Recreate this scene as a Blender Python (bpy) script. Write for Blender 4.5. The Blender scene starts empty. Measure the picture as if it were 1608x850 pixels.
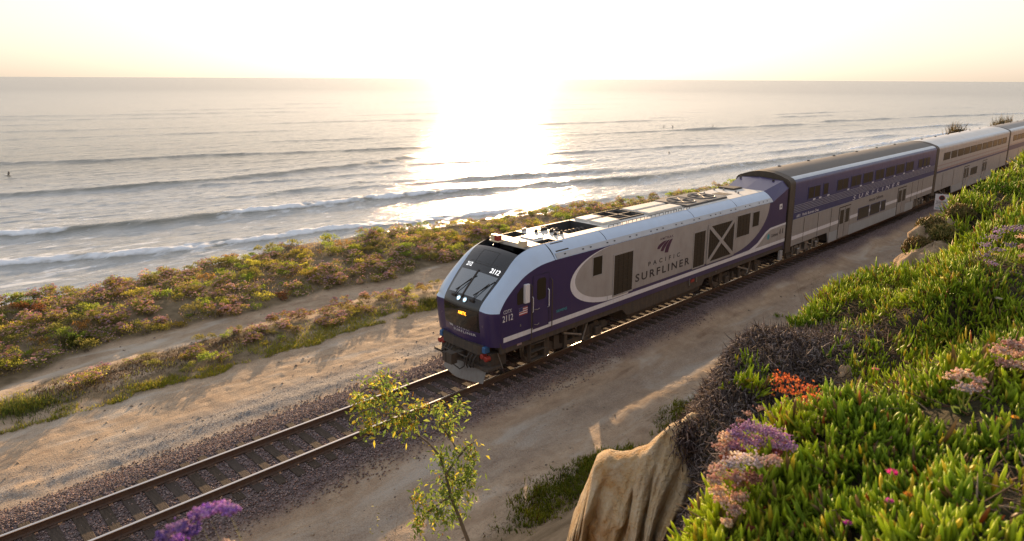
import bpy, bmesh, math, random
import numpy as np
from mathutils import Vector, Matrix

# ------------------------------------------------------------------ camera, sky, sun, exposure
SC = bpy.context.scene
COL = SC.collection
rad = math.radians
F_PX, PITCH, ROLL, YAW, CAM_Y, CAM_Z, CY = 1070.25, .2065, .0053, .7941, -16.1455, 9.665, -77.03
cd = bpy.data.cameras.new('camera'); cam = bpy.data.objects.new('camera', cd); COL.objects.link(cam)
cd.sensor_width = 36; cd.lens = F_PX / 1608 * 36; cd.shift_y = CY / 1608
cd.clip_start = .05; cd.clip_end = 60000
fw = Vector((math.cos(YAW) * math.cos(PITCH), math.sin(YAW) * math.cos(PITCH), -math.sin(PITCH)))
rt = fw.cross(Vector((0, 0, 1))).normalized(); up = rt.cross(fw)
r2 = rt * math.cos(ROLL) + up * math.sin(ROLL); u2 = -rt * math.sin(ROLL) + up * math.cos(ROLL)
cam.matrix_world = Matrix(((r2.x, u2.x, -fw.x, 0), (r2.y, u2.y, -fw.y, CAM_Y), (r2.z, u2.z, -fw.z, CAM_Z), (0, 0, 0, 1)))
cd.dof.use_dof = True; cd.dof.focus_distance = 20; cd.dof.aperture_fstop = 3.2
SC.camera = cam

SUN_EL, SUN_AZ = rad(8.5), rad(47.0)      # azimuth from +X towards +Y
w = bpy.data.worlds.new('World'); SC.world = w; w.use_nodes = True
nt = w.node_tree; bg = nt.nodes['Background']
sky = nt.nodes.new('ShaderNodeTexSky'); sky.sky_type = 'NISHITA'; sky.sun_disc = False
sky.sun_elevation = SUN_EL; sky.sun_rotation = math.pi / 2 - SUN_AZ
sky.altitude = 0; sky.air_density = 1.0; sky.dust_density = 2.9; sky.ozone_density = 1.0
hs = nt.nodes.new('ShaderNodeHueSaturation'); hs.inputs['Saturation'].default_value = .8
nt.links.new(sky.outputs[0], hs.inputs['Color']); tn = nt.nodes.new('ShaderNodeMix'); tn.data_type = 'RGBA'; tn.blend_type = 'MULTIPLY'; tn.inputs[0].default_value = 1; tn.inputs[7].default_value = (1, .95, .95, 1)
sc_ = nt.nodes.new('ShaderNodeMix'); sc_.data_type = 'RGBA'; sc_.blend_type = 'MULTIPLY'; sc_.clamp_result = False; sc_.inputs[0].default_value = 1; sc_.inputs[7].default_value = (.268, .268, .268, 1)
gm_ = nt.nodes.new('ShaderNodeGamma'); gm_.inputs[1].default_value = .31      # compresses the sky's range to lift the ambient fill
nt.links.new(hs.outputs[0], sc_.inputs[6]); nt.links.new(sc_.outputs[2], gm_.inputs[0])
hs2 = nt.nodes.new('ShaderNodeHueSaturation'); hs2.inputs['Saturation'].default_value = 1.25; nt.links.new(gm_.outputs[0], hs2.inputs['Color'])
nt.links.new(hs2.outputs[0], tn.inputs[6]); nt.links.new(tn.outputs[2], bg.inputs[0]); bg.inputs[1].default_value = .248
sl = bpy.data.lights.new('sun', 'SUN'); sun = bpy.data.objects.new('sun', sl); COL.objects.link(sun)
sl.energy = 2.7; sl.angle = rad(.6); sl.color = (1, .66, .36)
sd = Vector((math.cos(SUN_AZ) * math.cos(SUN_EL), math.sin(SUN_AZ) * math.cos(SUN_EL), math.sin(SUN_EL)))
sun.rotation_euler = sd.to_track_quat('Z', 'Y').to_euler()
SC.view_settings.view_transform = 'Standard'; SC.view_settings.look = 'None'
SC.view_settings.exposure = 1.98; SC.view_settings.gamma = 1
SC.render.engine = 'CYCLES'
SC.cycles.use_denoising = True
SC.cycles.max_bounces = 6; SC.cycles.transparent_max_bounces = 4
SC.cycles.sample_clamp_indirect = 4; SC.cycles.sample_clamp_direct = 0
SC.cycles.caustics_reflective = False; SC.cycles.caustics_refractive = False

rng = np.random.default_rng(7)
random.seed(7)

# ------------------------------------------------------------------ helpers
def tag(o, label=None, cat=None, group=None, kind=None):
    if label: o['label'] = label
    if cat: o['category'] = cat
    if group: o['group'] = group
    if kind: o['kind'] = kind
    return o

def link(name, data, parent=None, loc=None, rot=None):
    o = bpy.data.objects.new(name, data); COL.objects.link(o)
    if parent is not None: o.parent = parent
    if loc is not None: o.location = loc
    if rot is not None: o.rotation_euler = rot
    return o

def empty(name, loc, label=None, cat=None, group=None, rz=0.):
    o = link(name, None, None, loc, (0, 0, rz)); o.empty_display_size = .3
    return tag(o, label, cat, group)

def npmesh(name, V, F, mats=(), smooth=False, col=None, mi=None, attrs=None):
    """V (n,3); F (m,k) int array or list of such arrays of differing k"""
    Fs = [np.asarray(f, np.int64) for f in (F if isinstance(F, (list, tuple)) else [F]) if len(f)]
    me = bpy.data.meshes.new(name)
    V = np.ascontiguousarray(V, np.float32)
    me.vertices.add(len(V)); me.vertices.foreach_set('co', V.ravel())
    li = np.concatenate([f.ravel() for f in Fs]).astype(np.int32)
    tot = np.concatenate([np.full(len(f), f.shape[1]) for f in Fs]).astype(np.int32)
    st = np.concatenate([[0], np.cumsum(tot)[:-1]]).astype(np.int32)
    me.loops.add(len(li)); me.loops.foreach_set('vertex_index', li)
    me.polygons.add(len(tot)); me.polygons.foreach_set('loop_start', st)
    try: me.polygons.foreach_set('loop_total', tot)
    except Exception: pass
    me.update(calc_edges=True)
    if smooth: me.polygons.foreach_set('use_smooth', np.ones(len(tot), bool))
    if mi is not None: me.polygons.foreach_set('material_index', np.asarray(mi, np.int32))
    if col is not None:
        a = me.color_attributes.new('col', 'FLOAT_COLOR', 'POINT')
        c = np.ones((len(V), 4), np.float32); c[:, :col.shape[1]] = col
        a.data.foreach_set('color', c.ravel())
    for k, v in (attrs or {}).items():
        a = me.attributes.new(k, 'FLOAT', 'POINT'); a.data.foreach_set('value', np.asarray(v, np.float32).ravel())
    for m in mats: me.materials.append(m)
    return me

def hash2(ix, iy, seed=0):
    h = (ix.astype(np.int64) * 374761393 + iy.astype(np.int64) * 668265263 + seed * 974634777) & 0x7fffffff
    h = (h ^ (h >> 13)) * 1274126177 & 0x7fffffff
    h = (h ^ (h >> 16)) * 2246822519 & 0x7fffffff
    return (h & 0xffffff) / float(0xffffff)

def vnoise(x, y, seed=0):
    x = np.asarray(x, float); y = np.asarray(y, float)
    ix = np.floor(x); iy = np.floor(y); fx = x - ix; fy = y - iy
    fx = fx * fx * (3 - 2 * fx); fy = fy * fy * (3 - 2 * fy)
    a = hash2(ix, iy, seed); b = hash2(ix + 1, iy, seed); c = hash2(ix, iy + 1, seed); d = hash2(ix + 1, iy + 1, seed)
    return (a * (1 - fx) + b * fx) * (1 - fy) + (c * (1 - fx) + d * fx) * fy

def fbm(x, y, seed=0, oct=4, g=.5):
    s = 0; a = 1; t = 0
    for i in range(oct):
        s = s + a * (vnoise(x * 2 ** i + 13.7 * i, y * 2 ** i - 7.1 * i, seed + i) * 2 - 1); t += a; a *= g
    return s / t

def sstep(a, b, x):
    t = np.clip((x - a) / (b - a), 0, 1); return t * t * (3 - 2 * t)

# ---- materials
def mat(name, color=(.5, .5, .5), rough=.6, metal=0., spec=.5, **kw):
    m = bpy.data.materials.new(name); m.use_nodes = True
    b = m.node_tree.nodes['Principled BSDF']
    b.inputs['Base Color'].default_value = (*color, 1); b.inputs['Roughness'].default_value = rough
    b.inputs['Metallic'].default_value = metal; b.inputs['Specular IOR Level'].default_value = spec
    for k, v in kw.items(): b.inputs[k.replace('_', ' ')].default_value = v
    return m

class NG:
    """small node-graph helper on a material"""
    def __init__(s, m): s.m = m; s.t = m.node_tree; s.b = s.t.nodes.get('Principled BSDF')
    def n(s, typ, **kw):
        nd = s.t.nodes.new(typ)
        for k, v in kw.items():
            if k.startswith('i_'): nd.inputs[k[2:].replace('_', ' ')].default_value = v
            else: setattr(nd, k, v)
        return nd
    def l(s, a, b): s.t.links.new(a, b)
    def coord(s, which='Object', scale=(1, 1, 1)):
        tc = s.n('ShaderNodeTexCoord'); mp = s.n('ShaderNodeMapping'); mp.inputs['Scale'].default_value = scale
        s.l(tc.outputs[which], mp.inputs[0]); return mp.outputs[0]
    def noise(s, vec, scale, detail=4, rough=.55, dist=0.):
        nd = s.n('ShaderNodeTexNoise'); nd.inputs['Scale'].default_value = scale; nd.inputs['Detail'].default_value = detail
        nd.inputs['Roughness'].default_value = rough; nd.inputs['Distortion'].default_value = dist
        s.l(vec, nd.inputs['Vector']); return nd.outputs['Fac']
    def voro(s, vec, scale, feat='F1'):
        nd = s.n('ShaderNodeTexVoronoi', feature=feat); nd.inputs['Scale'].default_value = scale; s.l(vec, nd.inputs['Vector']); return nd
    def ramp(s, fac, stops):
        nd = s.n('ShaderNodeValToRGB'); e = nd.color_ramp.elements
        while len(e) < len(stops): e.new(.5)
        for el, (p, c) in zip(e, stops): el.position = p; el.color = (*c, 1) if len(c) == 3 else c
        s.l(fac, nd.inputs[0]); return nd.outputs[0]
    def mix(s, fac, a, b, blend='MIX'):
        nd = s.n('ShaderNodeMix', data_type='RGBA', blend_type=blend)
        for sock, v in ((nd.inputs[0], fac), (nd.inputs[6], a), (nd.inputs[7], b)):
            if isinstance(v, (int, float)): sock.default_value = v
            elif isinstance(v, tuple): sock.default_value = (*v, 1)
            else: s.l(v, sock)
        return nd.outputs[2]
    def math(s, op, a, b=0.):
        nd = s.n('ShaderNodeMath', operation=op)
        for sock, v in ((nd.inputs[0], a), (nd.inputs[1], b)):
            if isinstance(v, (int, float)): sock.default_value = v
            else: s.l(v, sock)
        return nd.outputs[0]
    def attr(s, name): return s.n('ShaderNodeAttribute', attribute_name=name)
    def bump(s, h, strength=.5, dist=.05, prev=None):
        nd = s.n('ShaderNodeBump'); nd.inputs['Strength'].default_value = strength; nd.inputs['Distance'].default_value = dist
        s.l(h, nd.inputs['Height'])
        if prev is not None: s.l(prev, nd.inputs['Normal'])
        return nd.outputs[0]
    def set(s, name, v):
        if isinstance(v, (int, float)): s.b.inputs[name].default_value = v
        else: s.l(v, s.b.inputs[name])

# ------------------------------------------------------------------ heightfield of the land
EDGE_X = np.array([-400, -60, 4, 10, 14, 20, 29, 40, 56, 80, 150, 300, 900, 4000.])
EDGE_Y = np.array([30, 22, 20.3, 20.4, 21.3, 21.5, 20.2, 18.2, 15.6, 15, 17, 17, 5, -200.])
def edge_y(x): return np.interp(x, EDGE_X, EDGE_Y) + .5 * fbm(x * .35, x * 0, 5, 3)
LIP_X = np.array([-400, -30, -4, 1.2, 2.3, 3.1, 3.7, 4.3, 5.0, 6, 9, 16, 22, 60, 400.])
LIP_Y = np.array([-15.2, -15.2, -15.2, -15.1, -14.95, -14.85, -14.7, -14.2, -13.5, -13.1, -12.85, -12.95, -12.9, -13.2, -13.4])
def lip_y(x): return np.interp(x, LIP_X, LIP_Y) + .12 * fbm(x * .9, x * 0 + 3, 9, 3)
PL = np.array([  # plateau control points x, y, z
    (21.67, -12.87, 7.65), (17.56, -12.81, 7.4), (15, -12.93, 7.33), (13.9, -12.8, 7.0), (12.3, -13.08, 6.75), (11.2, -13.04, 6.65),
    (9.6, -12.94, 6.85), (8.4, -12.7, 6.78), (7.3, -12.9, 6.66), (5.6, -13.1, 6.6), (5.0, -13.9, 6.75), (4.5, -14.4, 7.0),
    (2.27, -14.88, 7.66), (3.13, -14.73, 7.7), (4.0, -14.77, 7.74), (4.3, -15.65, 7.98), (2.5, -15.92, 8.08), (3.63, -15.2, 7.86),
    (6.0, -15.4, 7.55), (7.0, -14.57, 7.0), (9.0, -13.6, 6.95), (8.7, -14.7, 7.65), (11.7, -14.5, 7.57), (6.0, -17, 8.2), (0, -16, 8.05), (0, -18, 8.2),
    (12, -17, 8.2), (25, -15, 7.9), (40, -13.5, 7.7), (80, -13.5, 7.7), (40, -18, 8.3), (-10, -16, 8.1), (0, -30, 8.6), (60, -30, 8.6), (-40, -20, 8.3)])
def plateau(x, y):
    num = 0; den = 0
    for px, py, pz in PL:
        d2 = (x - px) ** 2 + ((y - py) * 1.6) ** 2 + .05
        wt = d2 ** -1.7; num = num + wt * pz; den = den + wt
    return num / den + .30 * np.exp(-(((x - 6.1) / 1.15) ** 2 + ((y + 13.1) / .75) ** 2) ** 1.5)
def land(x, y):
    x = np.asarray(x, float); y = np.asarray(y, float)
    n1 = fbm(x * .25, y * .25, 11, 4); n2 = fbm(x * 1.6, y * 1.6, 21, 4)
    # track bed
    b = -.215 - .42 * sstep(1.45, 3.1, np.abs(y))
    base = b - .08 * sstep(3, 4, np.abs(y)) + .05 * n1 * sstep(2.5, 4.5, np.abs(y)) + .02 * n2 * sstep(1.5, 3, np.abs(y))
    # low berm of gravel and sand on the sea side
    base = base + .10 * np.exp(-((y - 3.75 - .2 * n1) / .35) ** 2) * sstep(2.5, 3.2, y)
    base = base + .18 * np.exp(-((y - 9.2) / 1.4) ** 2) * (x > 0) - .12 * np.exp(-((y - 12.0) / .8) ** 2)
    base = base + .35 * sstep(13, 16, y) * (1 + .5 * n1)
    for yc_, am_ in ((-3.95, .030), (-4.95, .034), (11.55, .03), (12.45, .03), (5.4, .014), (6.4, .014)):      # tyre ruts
        base = base - am_ * np.exp(-((y - yc_ - .22 * fbm(x * .16, x * 0 + 2, 19, 2)) / .13) ** 2) * (.55 + .6 * n2)
    # sea cliff
    e = edge_y(x)
    t = sstep(0, 6.5, y - e)
    z = base * (1 - t) + t * (-15.2)
    # landward bluff
    lp = lip_y(x)
    toe = -5.7 + .5 * fbm(x * .3, x * 0 + 8, 31, 3)
    u = np.clip((toe - y) / (toe - lp), 0, 1)
    prof = .20 * sstep(0, .5, u) + .80 * np.clip((u - .55) / .45, 0, 1) ** 1.15
    top = plateau(x, np.minimum(y, lp))
    gul = fbm(x * 1.1, y * .35, 41, 4) * .35 * np.sin(np.pi * np.clip(u, 0, 1))
    bl = base * (1 - prof) + top * prof + gul
    z = np.where(y < toe, bl, z)
    z = np.where(y < lp, top + .05 * n2, z)
    z = z + sstep(1.6, 3.0, np.abs(y)) * (y < e) * (.022 * fbm(x * 2.6, y * 3.4, 17, 3) + .016 * fbm(x * 7, y * 7, 18, 2))
    return z

def grow(a, b, d0, k, dmax=1e9):
    out = [a]; d = d0
    while out[-1] < b: out.append(out[-1] + d); d = min(d * k, dmax)
    return out
xs = np.array(sorted(set([-x for x in grow(2, 6000, .4, 1.3)] + list(np.arange(-2, 24, .09)) + grow(24, 6000, .1, 1.03))))
ys = np.array(sorted(set([-y for y in grow(17, 6000, .3, 1.35)] + list(np.arange(-17, -5, .1)) + list(np.arange(-5, 14, .1)) + list(np.arange(14, 30, .16)) + [34, 40, 60])))
XX, YY = np.meshgrid(xs, ys, indexing='ij')
ZZ = land(XX, YY)
nx, ny = XX.shape
idx = np.arange(nx * ny).reshape(nx, ny)
Fq = np.stack([idx[:-1, :-1], idx[1:, :-1], idx[1:, 1:], idx[:-1, 1:]], -1).reshape(-1, 4)
def veg_strip(x, y):   # where the strip between path and sand grows
    lo = 7.45 + .3 * fbm(x * .5, y * 0, 61, 3); hi = 10.9 + .5 * fbm(x * .4, y * 0 + 4, 62, 3) - 1.4 * sstep(4.5, 2.2, x)
    return sstep(-.25, .25, y - lo) * sstep(.25, -.25, y - hi) * sstep(1.6, 2.6, x) * np.clip(.9 + 3 * fbm(x * .5, y * .9, 64, 3), 0, 1)
def veg_band(x, y):
    lo = 13.1 + .5 * fbm(x * .4, y * 0, 63, 3) - 2.3 * sstep(6, 1, x)*1.0 - .6 * sstep(25, 45, x)
    return sstep(-.3, .3, y - lo) * sstep(1.2, -.2, y - edge_y(x))
aby = np.abs(YY)
nA = fbm(XX * .8, YY * .8, 71, 4); nB = fbm(XX * .22, YY * .9, 72, 4)
m_ball = sstep(3.05, 2.35, aby + .35 * nA - .25 * (YY > 0) + .45 * (YY < 0) + .15)
m_grav = np.clip(np.exp(-((YY - 3.9 - .5 * nB) / .75) ** 2) * 1.25 * (YY > 0) * sstep(-.35, .15, nA + .1), 0, 1) + \
    np.clip(np.exp(-((YY + 3.6 + .3 * nB) / .7) ** 2) * (YY < 0), 0, 1) * .35
m_veg = np.clip(veg_strip(XX, YY) + veg_band(XX, YY), 0, 1)
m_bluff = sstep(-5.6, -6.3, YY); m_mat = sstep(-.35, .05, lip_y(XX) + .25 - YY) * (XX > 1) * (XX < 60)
def mat_ground():
    m = mat('coastal_ground', rough=.95, spec=.15); g = NG(m)
    v = g.coord('Object')
    big = g.noise(v, .35, 6, .6); mid = g.noise(v, 2.2, 6, .6); fine = g.noise(v, 22, 5, .6); vfine = g.noise(v, 90, 3, .6)
    vs = g.coord('Object', (.35, 1.6, 1)); streak = g.noise(vs, 1.3, 5, .6)
    sand = g.ramp(mid, [(.3, (.33, .245, .17)), (.55, (.46, .35, .245)), (.75, (.55, .44, .32))])
    sand = g.mix(g.math('MULTIPLY', big, .7), sand, g.ramp(streak, [(.35, (.25, .175, .115)), (.65, (.46, .35, .24))]))
    sand = g.mix(g.math('MULTIPLY', g.ramp(fine, [(.35, (1, 1, 1)), (.5, (0, 0, 0))]), .35), sand, (.17, .125, .085))
    vor = g.voro(v, 26); ball = g.mix(.75, g.ramp(g.math('ADD', mid, 0.), [(.3, (.10, .075, .070)), (.7, (.20, .15, .14))]), g.ramp(vor.outputs['Color'], [(.1, (.05, .04, .04)), (.5, (.15, .11, .11)), (.9, (.27, .21, .20))]))
    vor2 = g.voro(v, 34); grav = g.ramp(vor2.outputs['Color'], [(.1, (.11, .10, .10)), (.6, (.26, .24, .22)), (.95, (.38, .36, .33))])
    soil = g.ramp(mid, [(.3, (.11, .085, .05)), (.7, (.25, .19, .12))])
    bl = g.ramp(streak, [(.3, (.17, .12, .07)), (.7, (.33, .24, .15))])
    pz = g.noise(g.coord('Object', (.28, 1, 1)), .9, 5, .62, .6)
    sand = g.mix(g.math('MULTIPLY', g.ramp(pz, [(.52, (0, 0, 0)), (.66, (1, 1, 1))]), .7), sand, (.50, .45, .38))
    sand = g.mix(g.math('MULTIPLY', g.ramp(pz, [(.30, (1, 1, 1)), (.43, (0, 0, 0))]), .75), sand, (.21, .135, .085))
    c = g.mix(g.attr('m_grav').outputs['Fac'], sand, grav)
    c = g.mix(g.attr('m_ball').outputs['Fac'], c, ball)
    c = g.mix(g.attr('m_veg').outputs['Fac'], c, soil)
    c = g.mix(g.attr('m_bluff').outputs['Fac'], c, bl)
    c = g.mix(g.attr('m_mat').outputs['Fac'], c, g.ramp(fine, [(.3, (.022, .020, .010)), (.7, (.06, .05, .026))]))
    g.set('Base Color', c)
    h = g.math('ADD', g.math('MULTIPLY', fine, 1.), g.math('MULTIPLY', vfine, .4))
    b1 = g.bump(h, .6, .035); b2 = g.bump(vor.outputs['Distance'], .5, .02, b1); b3 = g.bump(streak, .5, .12, b2)
    g.set('Normal', b3); return m
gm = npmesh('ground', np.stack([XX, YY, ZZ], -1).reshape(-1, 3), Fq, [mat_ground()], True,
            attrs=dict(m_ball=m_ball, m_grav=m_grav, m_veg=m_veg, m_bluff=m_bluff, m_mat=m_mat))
tag(link('ground', gm), 'sandy coastal shelf with dirt paths, gravel bed and bluff', kind='structure')

# ------------------------------------------------------------------ sea
SEA = -14.0
WAVES = [  # crest polyline (x,y), height, foam segments (x0,x1,strength)
    ([(-200, 150), (-20, 98), (12, 90), (23, 84.5), (36, 81.5), (50, 80), (80, 72), (140, 60), (260, 46)], .75, [(-200, 92, 1.)]),
    ([(-200, 190), (-20, 120), (15, 109), (23, 106.5), (28, 106), (35, 103), (44, 103), (65, 100), (81, 97), (99, 93), (112, 90), (136, 80), (175, 76), (220, 70), (330, 50)], 1.15, [(-200, 26, 1.), (43, 96, 1.), (150, 225, .4)]),
    ([(-200, 250), (-20, 168), (21, 153), (37, 148), (55, 145), (72, 146), (99, 147), (127, 156), (154, 165), (190, 172)], 1.0, []),
    ([(-100, 270), (37, 213), (51, 206), (76, 201), (102, 191), (130, 180), (153, 174), (190, 166)], .65, []),
    ([(40, 128), (58, 118), (73, 118), (84, 119), (101, 110), (126, 100), (150, 90), (185, 84)], .6, [(40, 80, .35)]),
    ([(95, 146), (106, 142), (129, 133), (150, 126)], .55, []),
    ([(150, 136), (171, 129), (217, 116), (250, 104)], .6, []),
    ([(280, 163), (303, 157), (351, 147), (390, 138)], .9, []),
    ([(400, 146), (416, 142), (459, 132), (490, 124)], .9, []),
    ([(430, 184), (445, 180), (480, 172), (500, 166)], .8, []),
    ([(230, 76), (253, 72), (290, 70), (328, 70), (376, 67), (450, 60), (600, 45)], .9, [(240, 600, 1.)]),
    ([(480, 128), (519, 120), (645, 85), (760, 60)], 1.0, [(600, 760, .8)]),
    ([(330, 104), (358, 99), (424, 85), (466, 72)], .9, [(380, 470, .6)]),
    ([(200, 88), (250, 82), (300, 84), (350, 82)], .6, [(220, 330, .5)]),
]
for i in range(55):
    x0 = rng.uniform(-80, 800); y0 = rng.uniform(105, 620); L = rng.uniform(25, 110) * (1 + y0 / 500)
    sl_ = -.25 + rng.uniform(-.08, .08)
    WAVES.append(([(x0, y0), (x0 + L / 2, y0 + sl_ * L / 2 + rng.uniform(-2, 2)), (x0 + L, y0 + sl_ * L)], rng.uniform(.2, .55), []))
sx = np.array(sorted(set([-v for v in grow(60, 30000, 2, 1.25)] + list(np.arange(-60, 160, .55)) + grow(160, 30000, .6, 1.0085, 6) [:330] + grow(700, 30000, 8, 1.2))))
sy = np.array(sorted(set(list(np.arange(16, 60, 1.2)) + list(np.arange(60, 130, .3)) + grow(130, 30000, .32, 1.012))))
SX, SY = np.meshgrid(sx, sy, indexing='ij')
face = np.zeros(SX.shape); SZ = np.full(SX.shape, 0.); foam = np.zeros(SX.shape)
brk = fbm(SX * .35, SY * .5, 81, 4); brk2 = fbm(SX * .09, SY * .2, 83, 4)
for k, (pl_, A, segs) in enumerate(WAVES):
    px = np.array([q[0] for q in pl_]); py = np.array([q[1] for q in pl_])
    yc = np.interp(sx, px, py) + .8 * fbm(sx * .08, sx * 0 + k, 90 + k, 3) + .25 * fbm(sx * .5, sx * 0 + k, 190 + k, 2)
    L = px[-1] - px[0]; endf = np.clip((sx - px[0]) / (L * .18), 0, 1) * np.clip((px[-1] - sx) / (L * .18), 0, 1)
    Am = .78 * A * endf * (.8 + .35 * fbm(sx * .045, sx * 0 + 9 * k, 290 + k, 2))
    D = SY - yc[:, None]
    wf = 1.1 + A; wb = 3.2 + 2 * A
    SZ += Am[:, None] * np.where(D < 0, np.exp(-(D / wf) ** 2), np.exp(-(D / wb) ** 2))
    face = np.maximum(face, np.clip(Am[:, None] * 1.4, 0, 1) * np.exp(-((D + .45 * wf) / (.75 * wf)) ** 2))
    SZ -= .25 * Am[:, None] * np.exp(-((D + 3.4 * wf) / (2 * wf)) ** 2)
    for s0, s1, st in segs:
        sg = st * sstep(s0, s0 + 6, sx) * sstep(s1, s1 - 6, sx)
        f_ = sg[:, None] * np.where(D < 0, np.exp(-(D / (1.1 + .8 * A)) ** 4), np.exp(-(D / .9) ** 2))
        foam = np.maximum(foam, f_ * (.85 + .7 * brk + .3 * fbm(SX * 1.3, SY * 1.6, 86, 3)))
        SZ += st * f_ * (.30 * brk + .28 * fbm(SX * 1.1, SY * 1.3, 85, 3))
    if A > .5 and k < 5:      # thin lacy wash left between the breakers
        foam = np.maximum(foam, .45 * endf[:, None] * np.exp(-((D - 7) / 5.) ** 2) * sstep(.0, .45, brk2 + .3 * brk) * (k < 2))
swash = sstep(84, 70, SY + .22 * (SX - 30)) * sstep(-.1, .35, brk2 + .25 * brk) * .7
foam = np.maximum(foam, swash)
wash = SY + .22 * (SX - 30) + 9 * fbm(SX * .03, SY * .05, 87, 3)
stre = fbm(SX * .45 - SY * .1, SY * .95, 88, 5, .65)
foam = np.maximum(foam, sstep(150, 118, wash) * sstep(-.1, .5, stre + .4 * brk2) * .50)
foam = np.maximum(foam, sstep(190, 150, wash) * sstep(.1, .6, stre + .3 * brk2) * .4)
milk = sstep(205, 135, wash) * (1 - .95 * face) * (.75 + .5 * stre)
near = sstep(400, 120, SY)
SZ += (.16 * fbm(SX * .10, SY * .28, 101, 3) + .12 * fbm(SX * .35 + .2 * SY, SY * .95, 102, 3) + .05 * fbm(SX * .8, SY * 2.0, 103, 2)) * (.6 + .5 * near) * sstep(3000, 600, np.abs(SX) + SY)
snx, sny = SX.shape; idx = np.arange(snx * sny).reshape(snx, sny)
Fs_ = np.stack([idx[:-1, :-1], idx[1:, :-1], idx[1:, 1:], idx[:-1, 1:]], -1).reshape(-1, 4)
def mat_sea():
    m = mat('sea_water', (.035, .05, .05), .12, spec=.5); g = NG(m); g.b.inputs['IOR'].default_value = 1.333
    v = g.coord('Object', (.45, 1, 1)); v2 = g.coord('Object', (.12, 1, 1))
    n0 = g.noise(v2, .035, 4, .6); n1 = g.noise(v, .75, 6, .68); n2 = g.noise(v, 3.2, 5, .65); n3 = g.noise(v2, .22, 4, .6)
    b = g.bump(n3, .6, .9); b = g.bump(n1, .7, .36, b); b = g.bump(n2, .6, .10, b)
    g.set('Normal', b)
    fo = g.attr('foam').outputs['Fac']
    fn = g.noise(g.coord('Object', (.6, 1, 1)), 1.3, 8, .78)
    f = g.math('MULTIPLY', fo, g.math('ADD', fn, .55))
    f = g.ramp(f, [(.36, (0, 0, 0)), (.56, (.55, .55, .55)), (.9, (1, 1, 1))])
    c = g.mix(f, g.mix(n0, (.13, .13, .10), (.19, .19, .16)), (.72, .76, .80)); mk = g.attr('milk').outputs['Fac']; c = g.mix(g.math('MULTIPLY', mk, .8), g.mix(n0, (.13, .13, .10), (.19, .19, .16)), (.50, .52, .53)); c = g.mix(f, c, (.74, .78, .82)); g.set('Base Color', c)
    dv_ = g.n('ShaderNodeVectorMath', operation='LENGTH'); tc_ = g.n('ShaderNodeTexCoord'); g.l(tc_.outputs['Object'], dv_.inputs[0]); mr_ = g.n('ShaderNodeMapRange'); mr_.inputs[1].default_value = 120; mr_.inputs[2].default_value = 1500; mr_.inputs[3].default_value = .12; mr_.inputs[4].default_value = .25; g.l(dv_.outputs['Value'], mr_.inputs[0])   # unresolved ripples far out
    g.set('Roughness', g.mix(f, mr_.outputs[0], (.75, .75, .75)))
    return m
sm = npmesh('sea_surface', np.stack([SX, SY, SZ + SEA], -1).reshape(-1, 3), Fs_, [mat_sea()], True, attrs=dict(foam=foam, milk=milk))
tag(link('sea', sm), 'pale glittering ocean with lines of breaking surf', kind='structure')
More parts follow.
